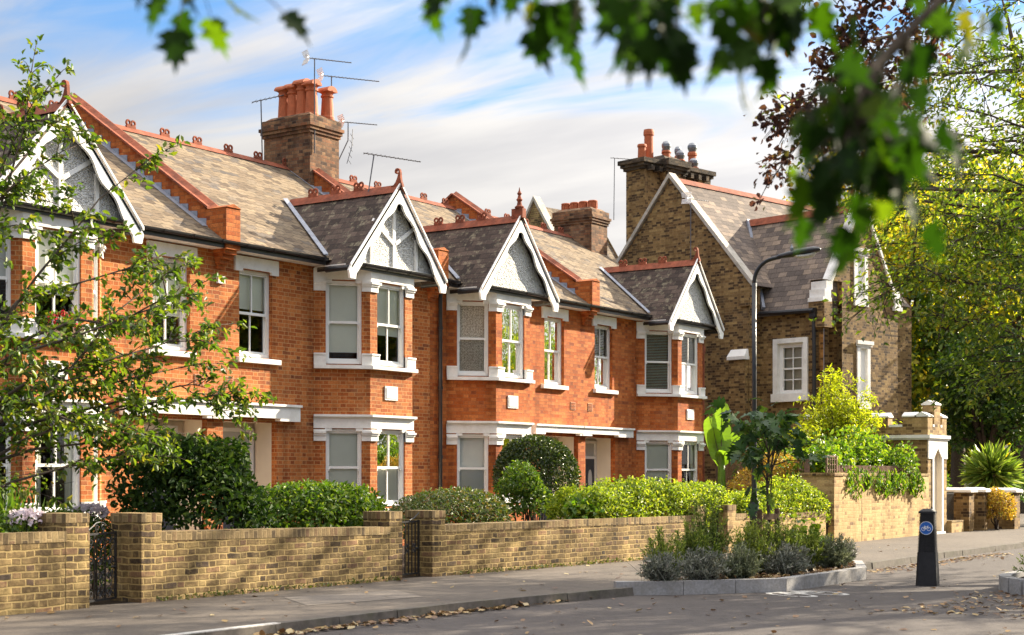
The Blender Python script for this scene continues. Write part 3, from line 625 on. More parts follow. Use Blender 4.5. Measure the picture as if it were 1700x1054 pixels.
def house(x, mir, label, brick, bay, win, rec, canopy, fin, battens, blinds, par, doorx, canz=(2.42, 2.66), pipe=True, end=False):
    root = thing('terraced_house', label, 'house', (x, 0, 0), group='red brick terraced houses')
    W = 6.34; X = (1.0, 0.0); NN = (0.0, -1.0); O = (0.0, 0.0); B = M[brick]
    b0, f0, f1, b1 = bay; xc = (f0+f1)/2
    # --- walls
    m = MB(mir)
    wx0, wx1 = win; holes = [(wx0, wx1, 3.64, 5.27), (rec[0], rec[1], .006, canz[0]-.03), (b0+.2, b1-.2, .3, 5.3)]
    m.wall(O, X, NN, W, -.05, EZ, holes, .13)
    m.poly([(0, 7.9, 0), (W, 7.9, 0), (W, 7.9, EZ), (0, 7.9, EZ)]); m.poly([(0, 0, 0), (0, 7.9, 0), (0, 7.9, EZ), (0, 0, EZ)]); m.poly([(W, 0, 0), (W, 7.9, 0), (W, 7.9, EZ), (W, 0, EZ)])
    if end: m.prism([(W-.002, .0, EZ), (W-.002, 7.9, EZ), (W-.002, RY, RZ)], (-.2, 0, 0))
    m.build('wall', B, root)
    # --- porch
    m = MB(mir); a, b, zt = rec[0], rec[1], canz[0]-.03; d0, d1 = .131, .62
    m.poly([(a, d0, 0), (a, d1, 0), (a, d1, zt), (a, d0, zt)]); m.poly([(b, d0, 0), (b, d1, 0), (b, d1, zt), (b, d0, zt)]); m.poly([(a, d0, zt), (b, d0, zt), (b, d1, zt), (a, d1, zt)])
    m.poly([(a, d1, 0), (b, d1, 0), (b, d1, zt), (a, d1, zt)]); m.poly([(a, d0, .03), (b, d0, .03), (b, d1, .03), (a, d1, .03)])
    m.build('porch', M['cream'], root)
    dx0, dx1 = doorx; m = MB(mir)
    m.box(dx0, dx0+.07, d1-.08, d1-.004, .03, 2.33); m.box(dx1-.07, dx1, d1-.08, d1-.004, .03, 2.33); m.box(dx0+.07, dx1-.07, d1-.08, d1-.004, 2.26, 2.33); m.box(dx0+.07, dx1-.07, d1-.08, d1-.004, 1.86, 1.93)
    fr = m.build('door_frame', M['sash'], root)
    m = MB(mir); m.poly([(dx0+.07, d1-.03, 1.93), (dx1-.07, d1-.03, 1.93), (dx1-.07, d1-.03, 2.26), (dx0+.07, d1-.03, 2.26)]); m.build('fanlight', M['blind_grey'], fr)
    m = MB(mir); m.box(dx0+.072, dx1-.072, d1-.05, d1-.006, .04, 1.86)
    dm = (dx0+dx1)/2
    for sx in (dx0+.12, dm+.04):
        w2 = (dx1-dx0)/2-.20
        for (za, zb) in ((.2, .8), (.95, 1.7)):
            for q in (0, 1): m.box(sx+q*(w2-.02), sx+q*(w2-.02)+.02, d1-.065, d1-.05, za, zb)
            m.box(sx, sx+w2, d1-.064, d1-.05, za, za+.02); m.box(sx, sx+w2, d1-.064, d1-.05, zb-.02, zb)
    dr = m.build('door', M['door_dark'], root)
    m = MB(mir)
    for sx in (dx0+.12, dm+.04):
        w2 = (dx1-dx0)/2-.20; m.prism([(sx+w2/2+math.cos(k*math.pi/6)*w2*.36, d1-.058, 1.33+math.sin(k*math.pi/6)*.26) for k in range(12)], (0, .006, 0))
    m.build('pane', M['blind_grey'], dr)
    # --- porch canopy
    m = MB(mir); c0, c1 = canopy; z0, z1 = canz
    m.box(c0, c1, -.14, .0, z0+.05, z1-.045); m.box(c0-.02, c1+.02, -.18, .0, z1-.045, z1); m.box(c0, rec[0]-.02, -.14, 0, z0, z0+.05) if rec[0]-.02 > c0 else None
    m.box(rec[1]-.04, c1, -.14, 0, z0, z0+.05); m.box(rec[0]+.0, rec[0]+.12, -.13, .0, z0+.0, z0+.05)
    m.build('porch_lintel', M['white'], root)
    # --- first-floor window on the flat wall
    m = MB(mir); l0, l1 = win[0]-.07, win[1]+.26
    l0 = win[0]-.14; l1 = win[1]+.14
    m.box(l0, l1, -.045, .0, 5.275, 5.50); m.box(l0, win[0]+.06, -.045, .0, 5.22, 5.275); m.box(win[1]-.06, l1, -.045, .0, 5.22, 5.275)
    m.build('lintel', M['white'], root)
    m = MB(mir); m.hexa([(win[0]-.08, -.09, 3.53), (win[1]+.16, -.09, 3.53), (win[1]+.16, .12, 3.53), (win[0]-.08, .12, 3.53), (win[0]-.08, -.09, 3.62), (win[1]+.16, -.09, 3.62), (win[1]+.16, .12, 3.65), (win[0]-.08, .12, 3.65)])
    m.build('sill', M['white'], root)
    sash(root, mir, O, X, NN, wx0, wx1, 3.652, 5.268, True, *blinds['wall'])
    # --- bay
    P = [(b0, 0.0), (f0, -.76), (f1, -.76), (b1, 0.0)]; fm = MB(mir); fr_ = []
    for i in range(3):
        a, b = np.array(P[i]), np.array(P[i+1]); L = float(np.linalg.norm(b-a)); tt = (b-a)/L; nn = np.array((tt[1], -tt[0])); pl = (.24, .17) if i == 0 else ((.17, .24) if i == 2 else (.22, .24))
        fm.wall(a, tt, nn, L, -.05, EZ-.1, [(pl[0], L-pl[1], .80, 2.35), (pl[0], L-pl[1], 3.62, 5.27)], .10); fr_.append((a, tt, nn, L, pl))
    bayo = fm.build('bay', B, root)
    def piece(nm, *rb):
        q_ = MB(mir)
        for r_ in rb: q_.ribbon(P, *r_)
        return q_.build(nm, M['white'], bayo)
    piece('frieze', (.035, .10, 5.285, 5.50)); piece('cornice', (.03, .10, 2.36, 2.56), (.055, .03, 2.56, 2.585), (.10, .03, 2.585, 2.63)); piece('sill', (.12, .10, 3.53, 3.60)); piece('plinth_band', (.06, .10, .70, .77))
    for i, (a, tt, nn, L, pl) in enumerate(fr_):
        for (z0, z1) in ((5.215, 5.285), (2.30, 2.36)):
            for (ua, ub) in ((pl[0]-.02, pl[0]+.12), (L-pl[1]-.12, L-pl[1]+.02)):
                q_ = MB(mir); q_.fbox(a, tt, nn, ua, ub, -.045, .022, z0, z1-.002); q_.build('lintel_lug', M['white'], bayo)
    for i in range(4):
        if i == 0: q = [P[0], tuple(fr_[0][0]+fr_[0][1]*fr_[0][4][0])]
        elif i == 3: q = [tuple(fr_[2][0]+fr_[2][1]*(fr_[2][3]-fr_[2][4][1])), P[3]]
        else:
            pa, nx = fr_[i-1], fr_[i]; q = [tuple(pa[0]+pa[1]*(pa[3]-pa[4][1])), P[i], tuple(nx[0]+nx[1]*nx[4][0])]
        for zb in (5.06, 2.11):
            cap = MB(mir); cap.ribbon(q, .035, .05, zb, zb+.11); cap.ribbon(q, .06, .05, zb+.11, zb+.15); cap.ribbon(q, .085, .05, zb+.15, zb+.19); cap.ribbon(q, .045, .05, zb+.19, zb+.226); cap.build('capital', M['white'], bayo)
        for zb in (3.60, .77): cap = MB(mir); cap.ribbon(q, .07, .09, zb, zb+.20); cap.ribbon(q, .085, .09, zb+.20, zb+.235); cap.build('plinth_block', M['white'], bayo)
    for i, (a, tt, nn, L, pl) in enumerate(fr_):
        near = (i == 0) if not mir else (i == 2); key = 'near' if near else ('front' if i == 1 else 'far')
        for fl, (z0, z1) in (('0', (.82, 2.345)), ('1', (3.63, 5.265))):
            bl = blinds.get(key+fl, ('blind', 1.0)); sash(root, mir, a, tt, nn, pl[0], L-pl[1], z0, z1, i == 1 if not (end and i == 1 and fl == '1') else True, *bl, back=.05)
    # plaque on the bay front
    m = MB(mir); pc = xc+(-.03 if not mir else .03); m.box(pc-.2, pc+.2, -.785, -.755, 2.94, 3.22); m.box(pc-.165, pc+.165, -.795, -.785, 2.975, 3.185); m.build('plaque', M['white'], root)
    # --- roof
    m = MB(mir); m.prism([(0, EY, EZ), (0, RY, RZ), (0, 8.3, EZ)], (W, 0, 0)); rf = m.build('roof', M['slate_tan'], root)
    m = MB(mir); m.prism([(0, RY-.16, RZ-.085), (0, RY, RZ+.045), (0, RY+.16, RZ-.085), (0, RY, RZ-.02)], (W, 0, 0))
    x_ = .5
    while x_ < W: crest(m, x_, RY, RZ+.02, 'x'); x_ += .93
    m.build('ridge_tile', M['terracotta'], rf)
    # gable over the bay
    gx, gh, gz0, gz1, gy = xc, 1.50, 5.47, 7.22, -.98; gs = (gz1-gz0)/gh; th = .06
    yr = (gz1-EZ)/SL+EY-.03
    m = MB(mir)
    for sx in (-1, 1):
        e = gx+sx*gh; ye = .35
        m.prism([(e, gy, gz0), (gx, gy, gz1), (gx, yr, gz1), (gx+sx*gh*.80, .12, gz0+gh*.2*gs-.02), (e, -.1, gz0)], (0, 0, -th))
    gr = m.build('gable_roof', M['slate_dark'], root)
    m = MB(mir); m.prism([(gx-.15, gy-.02, gz1-.13), (gx, gy-.02, gz1+.05), (gx+.15, gy-.02, gz1-.13), (gx, gy-.02, gz1-.01)], (0, yr-gy, 0))
    for k in range(3): crest(m, gx, .1+k*.62, gz1+.03, 'y')
    (finial_horn if fin == 'horn' else finial_knob)(m, gx, gy+.02, gz1+.03)
    m.build('ridge_tile', M['terracotta'], gr)
    m = MB(mir)
    for sx in (-1, 1):     # lead valley beside the gable
        pa = np.array((gx+sx*(gh-.10), -.30, roof_z(-.30)+.05)); pb = np.array((gx+sx*.06, yr+.02, roof_z(yr)+.05)); o = np.array((sx*.13, 0, .0))
        m.hexa([tuple(pa), tuple(pa+o), tuple(pb+o), tuple(pb), tuple(pa+(0, 0, .04)), tuple(pa+o+(0, 0, .015)), tuple(pb+o+(0, 0, .015)), tuple(pb+(0, 0, .04))])
    m.build('valley_flashing', M['lead'], gr)
    m = MB(mir); m.prism([(gx-gh+.12, -.80, gz0+.04), (gx+gh-.12, -.80, gz0+.04), (gx, -.80, gz1-.10)], (0, .1, 0)); pan = m.build('gable_panel', M['pebble'], root)
    if battens:
        m = MB(mir); yb = -.835; q = lambda x_, z_: (x_, yb, z_)
        def bar(p0, p1, w):
            d = np.array((p1[0]-p0[0], p1[1]-p0[1])); d = d/np.hypot(*d); nx = np.array((-d[1], d[0]))*w/2
            m.prism([q(p0[0]+nx[0], p0[1]+nx[1]), q(p1[0]+nx[0], p1[1]+nx[1]), q(p1[0]-nx[0], p1[1]-nx[1]), q(p0[0]-nx[0], p0[1]-nx[1])], (0, .04, 0))
        bar((gx, gz0+.08), (gx, gz1-.25), .08); yb -= .002
        for sx in (-1, 1): bar((gx+sx*.72, gz0+.08), (gx+sx*.72, gz0+.78), .07); yb -= .002; bar((gx+sx*.04, gz0+.62), (gx+sx*.66, gz0+1.02), .07); yb -= .002
        bar((gx-1.2, gz0+.09), (gx+1.2, gz0+.09), .09)
        m.build('timber_batten', M['sash'], pan)
    for sx in (-1, 1):
        m = MB(mir); out, inn = [], []
        Lg = math.hypot(gh, gz1-gz0); n = 22; tx, tz = -sx*gh/Lg, (gz1-gz0)/Lg; nx, nz = -sx*tz*-1, -gh/Lg
        nx = -sx*(gz1-gz0)/Lg; nz = -gh/Lg
        for i in range(n+1):
            s = -.05+1.05*i/n; px = gx+sx*gh*(1-s); pz = gz0+(gz1-gz0)*s
            w = .165+.038*math.cos((s-.12)*2*math.pi*3.0) if .12 < s < .86 else (.203 if s <= .12 else .205+.20*(s-.86)/.14)
            if s > .92: w += .10*(s-.92)/.08
            out.append((px, pz+.02)); ix = px+nx*w; iz = pz+nz*w
            if (ix-gx)*sx < 0: ix = gx
            inn.append((ix, iz))
        foot = [(gx+sx*(gh+.07), gz0-.09), (gx+sx*(gh+.03), gz0-.24), (gx+sx*(gh-.13), gz0-.24), (gx+sx*(gh-.17), gz0-.10)]
        pts = foot[::-1][:0]+[foot[3], foot[2], foot[1], foot[0]]+out[1:]+[(gx, gz1-.48)]+inn[::-1][1:-1]
        m.prism([(p[0], gy+(.0 if sx < 0 else .003), p[1]) for p in pts], (0, .05, 0))
        m.hexa([(gx+sx*(gh+.05), gy-.03, gz0-.02), (gx, gy-.03, gz1+.055), (gx, gy, gz1+.055), (gx+sx*(gh+.05), gy, gz0-.02), (gx+sx*(gh+.05), gy-.03, gz0+.04), (gx, gy-.03, gz1+.10), (gx, gy, gz1+.10), (gx+sx*(gh+.05), gy, gz0+.04)])
        m.build('bargeboard', M['sash'], root)
    # soffits, fascias and gutters
    m = MB(mir); m.box(gx-gh+.02, gx+gh-.02, -.80, -.0, 5.505, 5.53)
    m.box(0.0, gx-gh, -.30, .0, 5.53, 5.55); m.box(gx+gh, W, -.30, .0, 5.53, 5.55); m.build('soffit', M['white'], root)
    m = MB(mir)
    def gut(xa, xb, y, z):
        m.prism([(xa, y+.06*math.cos(k), z+.06*math.sin(k)) for k in np.linspace(math.pi, 2*math.pi, 7)]+[(xa, y+.045*math.cos(k), z+.045*math.sin(k)) for k in np.linspace(2*math.pi, math.pi, 7)], (xb-xa, 0, 0))
        q = xa+.3
        while q < xb: m.prism([(q, y+.07*math.cos(k), z+.07*math.sin(k)) for k in np.linspace(math.pi, 2*math.pi, 7)], (.03, 0, 0)); q += .7
    gut(.0, gx-gh-.03, -.38, 5.66); gut(gx+gh+.03, W, -.38, 5.66); gut(gx-gh+.18, gx+gh-.18, -.90, 5.575)
    m.box(0, gx-gh, -.325, -.30, 5.53, 5.65); m.box(gx+gh, W, -.325, -.30, 5.53, 5.65); m.box(gx-gh+.15, gx+gh-.15, -.83, -.802, 5.46, 5.56)
    for sx in (-1, 1): m.tube([(gx+sx*(gh+.02), -.92, gz0-.03), (gx+sx*(gh+.02), -.35, gz0-.04)], .05, 8)
    if pipe:
        px = W+.26 if not mir else W-.2
        m.tube([(px, -.36, 5.6), (px, -.1, 5.42), (px, -.08, 5.3), (px, -.08, 0)], .045, 8)
        for z in (4.6, 3.3, 1.8): m.tube([(px, -.08, z), (px, -.08, z+.07)], .058, 8)
    m.build('gutter', M['black'], root)
    # vents
    for vx in blinds['vents']:
        m = MB(mir); m.box(vx-.11, vx+.11, -.012, -.001, 3.05, 3.25); v = m.build('air_brick', M['vent'], root); m = MB(mir)
        for i in range(5): m.box(vx-.085, vx+.085, -.02, -.0125, 3.07+i*.036, 3.088+i*.036)
        m.build('louvre', M['brick_red'], v)
    for px_ in par: parapet(root, mir, px_)
    return root

def chimney(root, x0, x1, y0, y1, zb, zt, pots, name='chimney_stack', mat='brick_chimney'):
    m = MB(); m.box(x0, x1, y0, y1, zb, zt-.30)
    for i, (o, a, b) in enumerate(((.03, -.30, -.225), (.06, -.225, -.15), (.09, -.15, -.075), (.04, -.075, .10))): m.box(x0-o, x1+o, y0-o, y1+o, zt+a, zt+b)
    m.hexa([(x0, y0, zt+.10), (x1, y0, zt+.10), (x1, y1, zt+.10), (x0, y1, zt+.10), (x0+.12, y0+.12, zt+.19), (x1-.12, y0+.12, zt+.19), (x1-.12, y1-.12, zt+.19), (x0+.12, y1-.12, zt+.19)])
    ch = m.build(name, M[mat], root)
    for (x, y, h, r, kind) in pots:
        m = MB(); z = zt+.12
        if kind == 'hood':
            m.lathe(x, y, [(r*1.12, z), (r*1.12, z+.06), (r, z+.1), (r*.84, z+h*.72), (r*1.0, z+h*.74), (r*1.0, z+h*.79), (r*.84, z+h*.80), (r*.9, z+h*.86), (r*1.18, z+h*.9), (r*1.2, z+h*.93), (r*.9, z+h*.935)], 16)
            m.prism([(x-.1*0+r*1.15*math.cos(a), y-r*1.12, z+h*.9+r*.85*math.sin(a)) for a in np.linspace(0, math.pi, 10)], (0, r*2.24, 0))
        elif kind == 'slot':
            m.lathe(x, y, [(r, z), (r, z+h*.25), (r*.93, z+h*.26), (r*.93, z+h*.82), (r*1.05, z+h*.84), (r*1.05, z+h*.95), (r*.9, z+h)], 16)
            for k in range(8):
                a = k*math.pi/4; m.fbox((x, y), (-math.sin(a), math.cos(a)), (math.cos(a), math.sin(a)), -.02, .02, r*.9, r*1.03, z+h*.3, z+h*.78)
        else:
            m.lathe(x, y, [(r*1.05, z), (r, z+.05), (r*.9, z+h*.82), (r*1.08, z+h*.84), (r*1.08, z+h*.93), (r*.95, z+h), (r*.8, z+h), (r*.8, z+h*.8)], 16)
        pt = m.build('chimney_pot', M['pot'], ch, smooth=False)
        if kind == 'cowl':
            m = MB(); m.lathe(x, y, [(r*.8, z+h), (r*.85, z+h+.05), (r*1.05, z+h+.12), (r*1.12, z+h+.2), (r*.9, z+h+.3), (r*.4, z+h+.36), (.01, z+h+.37)], 14); pt2 = m.build('cowl', M['zinc'], ch)
    return ch

N_ = None
hA = house(20.13, True, 'leftmost red brick terraced house, mostly hidden behind the leafy young tree', 'brick_light', (2.73, 3.58, 4.93, 5.83), (.72, 1.60), (.30, 1.80), (.27, 2.35), 'horn', True,
    {'wall': ('blind', .62), 'near0': (N_, 0), 'front0': ('curtain', 1.0), 'near1': ('blind_grey', .5), 'front1': ('blind', .6), 'vents': (.5,)}, (), (.5, 1.45), (2.46, 2.78), pipe=False)
hB = house(20.13, False, 'red brick terraced house with cream bay blinds and five tall pots on its chimney', 'brick_light', (2.57, 3.39, 4.74, 5.56), (.52, 1.40), (.10, 1.52), (-.25, 2.04), 'horn', True,
    {'wall': ('blind', .42), 'near0': ('blind', 1.0), 'front0': ('blind', 1.0), 'near1': ('blind', .88), 'front1': ('blind', .62), 'vents': (.25,)}, (0.0, 6.34), (.45, 1.46), (2.46, 2.78))
hC = house(32.80, True, 'red brick terraced house with patterned lace in its upper bay, behind the round bush', 'brick_red', (2.75, 3.58, 4.93, 5.75), (.92, 1.80), (.26, 2.0), (.255, 2.37), 'knob', False,
    {'wall': (N_, 0), 'near0': ('blind_grey', 1.0), 'front0': (N_, 0), 'near1': ('lace', 1.0), 'front1': ('curtain', 1.0), 'vents': (.52,)}, (), (.5, 1.5), pipe=False)
hD = house(32.80, False, 'end of terrace red brick house with slatted venetian blinds upstairs', 'brick_red', (2.65, 3.55, 4.98, 5.83), (.53, 1.41), (.08, 1.54), (-.245, 2.26), 'horn', False,
    {'wall': ('venetian', 1.0), 'near0': ('blind', 1.0), 'front0': ('curtain', 1.0), 'near1': ('venetian', 1.0), 'front1': ('venetian', 1.0), 'vents': (.30,)}, (0.0,), (.58, 1.525), pipe=False, end=True)
m = MB(); m.tube([(6.28, -.1, 5.5), (6.28, -.1, 0)], .05, 8); m.box(6.2, 6.36, -.14, -.0, 4.9, 5.1); m.build('downpipe', M['terracotta'], hD)
m = MB(); m.box(1.78-1.85, 1.95-1.85, -.06, -.001, 4.93, 5.06); m.build('alarm_box', M['plastic_white'], hB)
c1 = chimney(hB, 6.05, 7.05, 3.2, 4.62, 7.4, 9.52, [(6.35, 3.42, .80, .15, 'hood'), (6.35, 3.70, .86, .15, 'hood'), (6.35, 3.98, .80, .15, 'hood'), (6.35, 4.26, .78, .15, 'hood'), (6.82, 3.36, .72, .15, 'hood')])
c2 = chimney(hD, 5.55, 6.45, 3.15, 4.45, 7.0, 9.12, [(5.95, 3.35+.31*k, .30, .14, 'slot') for k in range(4)])
# window box flowers on the far left bay
fb = thing('window_box', 'window box of red geraniums on the sill of the leftmost upper bay, seen through leaves', 'flower box', (20.13-4.25, -.86, 3.6))
m = MB(); m.prism([(-.35, -.07, 0), (.35, -.07, 0), (.35, .09, 0), (-.35, .09, 0)], (0, 0, .15)); m.build('box', M['timber'], fb)
P, d = blob_pts(220, (0, 0, .22), (.36, .12, .14), seed=5); leafmesh('flower', P[:90], d[:90]+rdir(90), d[:90], .07, M['petal_red'], fb, width=.9); leafmesh('leaf', P[90:], d[90:]+rdir(130), d[90:], .07, M['lf_green'], fb, width=.8)

# ------------------------------------------------------------------ aerials
def aerial(label, foot, mast, boom_dir, boom_len, off, n_el, el_len, reflector=True, tilt=.05, kink=None):
    root = thing('tv_aerial', label, 'aerial', foot, group='rooftop television aerials'); m = MB()
    top = np.array((0, 0, mast)); path = [(0, 0, 0)]+([kink] if kink else [])+[tuple(top+np.array(off))]
    if kink: path = [(0, 0, 0), (0, 0, .25), kink, tuple(np.array(kink)+np.array((0, 0, mast*.35)))]
    m.tube(path, .014, 6); m.build('mast', M['alu'], root); tp = np.array(path[-1]); bd = unit(np.array((*boom_dir, tilt)))
    m = MB(); a = tp-bd*boom_len*.18; b = tp+bd*boom_len*.82; m.tube([tuple(a), tuple(b)], .012, 5)
    sd = unit(np.cross(bd, (0, 0, 1)))
    for i in range(n_el):
        p = a+(b-a)*(i+.5)/n_el; l = el_len*(1-.45*i/n_el); m.tube([tuple(p-sd*l/2), tuple(p+sd*l/2)], .005, 4)
    m.build('boom', M['alu'], root)
    if reflector:
        m = MB(); p = a+bd*.02
        for k in (-1, 1):
            e = p+np.array((0, 0, .14*k))-bd*.06
            for j in range(4): q = p+(e-p)*(j+1)/4; m.fbox((q[0], q[1]), (sd[0], sd[1]), (bd[0], bd[1]), -.14, .14, -.006, .006, q[2]-.012, q[2]+.012)
        m.box(p[0]-.03, p[0]+.03, p[1]-.03, p[1]+.03, p[2]-.06, p[2]+.06); m.build('reflector', M['plastic_white'], root)
    return root
bx = (.93, -.37)
aerial('tallest aerial, on a straight mast in front of the five chimney pots', (26.30, 3.17, 8.75), 2.15, bx, 1.15, (0, 0, 0), 14, .16)
aerial('long aerial on a straight mast at the right edge of the five-pot chimney', (27.26, 3.5, 9.0), 1.75, bx, 1.55, (0, 0, 0), 16, .18)
aerial('aerial on a bent mast at the right side of the five-pot chimney', (27.27, 3.4, 8.35), 1.2, bx, .95, (0, 0, 0), 12, .14, kink=(.35, -.1, .95))
aerial('aerial with splayed rods on a mast at the left of the five-pot chimney', (25.95, 4.45, 8.6), 1.45, (.85, -.5), 1.25, (-.05, 0, 0), 11, .42, reflector=False, tilt=.32)
ar = aerial('wide aerial on a forked mast behind the horn finial of the gable with cream blinds', (24.10, -.2, 7.0), .98, bx, 1.35, (.22, 0, 0), 13, .2, reflector=False, tilt=-.02)
m = MB()
for k in (-1, 1): m.tube([(-.42, .05, 1.03), (-.48+.09*k, .05, 1.03+.36*k)], .008, 5)
for k in range(5): m.tube([(-.60+.02*k, .0, .75+.13*k), (-.36+.02*k, .12, .70+.13*k)], .005, 4)
m.build('crossed_rod', M['alu'], ar)
aerial('white tipped aerial on a mast behind the gable next to the gothic house', (37.2, -.7, 7.2), 1.75, (.99, .1), 1.6, (0, 0, 0), 12, .12, tilt=.10)

# ------------------------------------------------------------------ garden walls and gates
def garden_wall(label, p0, p1, h0, h1, piers, mat='stock', group='low stock brick garden walls', cop=.11, th=.225):
    """wall between two plan points (front face line), brick-on-edge coping, piers = [(u, width, height, depth)]"""
    p0 = np.array(p0, float); p1 = np.array(p1, float); L = float(np.linalg.norm(p1-p0)); t = (p1-p0)/L; n = np.array((t[1], -t[0]))
    root = thing('garden_wall', label, 'wall', (p0[0], p0[1], 0), math.atan2(t[1], t[0]), group)
    m = MB(); k = max(1, int(L/1.2)); solid = []
    us = [0.0]; ends = sorted([(u, u+w) for u, w, *_ in piers])
    cur = 0.0
    for a, b in ends:
        if a > cur+.01: solid.append((cur, a))
        cur = b
    if cur < L-.01: solid.append((cur, L))
    hh = lambda u: h0+(h1-h0)*u/L
    c = MB()
    for a, b in solid:
        q = max(1, int((b-a)/.9))
        for i in range(q):
            ua, ub = a+(b-a)*i/q-(.015 if i == 0 and a > 0 else 0), a+(b-a)*(i+1)/q+(.015 if i == q-1 and b < L-.02 else 0); za, zb = hh(ua), hh(ub); j = [random.uniform(-.012, .008) for _ in range(4)]
            m.hexa([(ua, 0, -.1), (ub, 0, -.1), (ub, th, -.1), (ua, th, -.1), (ua, 0, za-cop), (ub, 0, zb-cop), (ub, th, zb-cop), (ua, th, za-cop)])
            c.hexa([(ua, -.006, za-cop+.001), (ub, -.006, zb-cop+.001), (ub, th+.006, zb-cop+.001), (ua, th+.006, za-cop+.001), (ua, -.004, za+j[0]), (ub, -.004, zb+j[0]), (ub, th+.004, zb), (ua, th+.004, za)])
    m.build('wall_body', M[mat], root); c.build('coping', M['coping_brick'], root, swap=True)
    for (u, w, h, d) in piers:
        m = MB(); m.box(u, u+w, -.004, d, -.1, h-.10); p = m.build('pier', M[mat], root)
        m = MB(); m.box(u-.004, u+w+.004, -.009, d+.006, h-.099, h); m.build('pier_cap', M['coping_brick'], p, swap=True)
    return root
garden_wall('yellow brick garden wall at the left edge, its pier left of the scrolled gate', (5.0, -7.14), (11.10, -7.12), .84, .83, [(5.78, .31, 1.02, .45)])
garden_wall('yellow brick garden wall between scrolled gate and barred gate, below the dark bush', (11.85, -7.1), (16.53, -7.1), .80, .73, [(.0, .30, 1.0, .5), (4.40, .28, .935, .45)])
garden_wall('long yellow brick garden wall right of the barred gate, below the round bush', (17.21, -7.1), (24.78, -7.5), .73, .715, [(.0, .28, .93, .5), (7.30, .28, .88, .4)])
garden_wall('short garden wall behind the street lamp post, below the rounded end of the bright hedge', (25.62, -7.53), (29.80, -7.7), .715, .69, [(.0, .32, .885, .5)], mat='stock_warm')

def scroll(mb, c, r, a0, turns, tr=.007, flip=1, n=16):
    pts = []
    for i in range(n+1):
        a = a0+flip*turns*2*math.pi*i/n; q = r*(1-.72*i/n); pts.append((c[0]+q*math.cos(a), 0, c[2]+q*math.sin(a)))
    mb.tube(pts, tr, 5)
def gate(label, loc, ang, w, h, style, group='black ironwork garden gates'):
    root = thing('iron_gate', label, 'gate', loc, ang, group)
    m = MB()
    for x in (.012, w-.012): m.box(x-.012, x+.012, -.012, .012, .04, h)
    for z in (.05, h-.02): m.box(.024, w-.024, -.010, .010, z-.012, z+.012)
    m.build('frame', M['iron'], root); b = MB(); s = MB()
    if style == 'scroll':
        for k in (w*.33, w*.66): b.box(k-.009, k+.009, -.008, .008, .06, h-.03)
        b.box(w*.40, w*.41, -.008, .008, .06, h-.03)
        for cx in (w*.165, w*.50+.03, w*.83):
            for sgn in (-1, 1):
                q = cx+sgn*.05
                scroll(s, (q, 0, h-.10), .048, math.pi/2, 1.3, flip=sgn); scroll(s, (q, 0, .12), .048, -math.pi/2, 1.3, flip=-sgn)
                scroll(s, (q, 0, h*.60), .052, -math.pi/2, 1.3, flip=-sgn); scroll(s, (q, 0, h*.40), .052, math.pi/2, 1.3, flip=sgn)
                s.tube([(q+sgn*.02, 0, h-.15), (cx+sgn*.008, 0, h*.75), (q, 0, h*.55)], .005, 4); s.tube([(q+sgn*.02, 0, .17), (cx+sgn*.008, 0, h*.25), (q, 0, h*.45)], .005, 4)
        for sgn in (-1, 1):
            scroll(s, (w/2+sgn*.06, 0, h+.045), .045, -math.pi/2, 1.3, flip=sgn); s.tube([(w/2+sgn*.3, 0, h), (w/2+sgn*.18, 0, h+.05), (w/2+sgn*.08, 0, h+.10), (w/2, 0, h+.11)], .007, 5)
    else:
        k = .09
        while k < w-.05: b.box(k-.007, k+.007, -.007, .007, .06, h-.03); k += .088
        for cx in (w*.2, w*.5, w*.8):
            for sgn in (-1, 1): scroll(s, (cx+sgn*.032, 0, h*.56), .03, -math.pi/2, 1.2, flip=-sgn); scroll(s, (cx+sgn*.032, 0, h*.46), .03, math.pi/2, 1.2, flip=sgn)
        s.tube([(w*.6, 0, h), (w*.8, 0, h+.03), (w, 0, h+.10)], .009, 5)
    b.build('bar', M['iron'], root); s.build('scrollwork', M['iron'], root)
    m = MB(); m.tube([(w-.05, -.03, h*.5), (w-.05, .03, h*.5)], .016, 6); m.build('latch', M['iron'], root)
    return root
gate('black iron gate with curled scrollwork, between the two leftmost wall piers', (11.13, -6.98, .0), R(19), .70, .80, 'scroll')
gate('plain barred iron gate with small scrolls, in front of the bay with cream blinds', (16.56, -6.95, .0), R(6), .63, .80, 'bar')
gate('iron gate half hidden behind the tall greenery of the planter', (24.86, -7.36, .0), R(-2), .66, .76, 'bar')
gate('narrow iron gate beside the end of the tall yellow wall', (29.84, -7.55, .0), R(-3), .46, .74, 'bar')
# posts behind gate: loose fragments of ivy at the foot of the walls
P = np.concatenate([np.stack([rs.uniform(12, 16.4, 260), rs.normal(-7.17, .03, 260), rs.uniform(.0, .05, 260)], 1), np.stack([rs.uniform(17.6, 24.5, 420), np.zeros(420), rs.uniform(0, .05, 420)], 1)])
P[260:, 1] = -7.17-(P[260:, 0]-17.2)*.053+rs.normal(0, .04, 420)
tag(leafmesh('wall_foot_weed', P, rdir(680)+np.array((0, -.4, .7)), rdir(680)+np.array((0, 0, 1)), rs.uniform(.02, .06, 680), M['weed']), 'thin line of weeds and moss along the foot of the garden walls', 'weeds', kind='stuff')

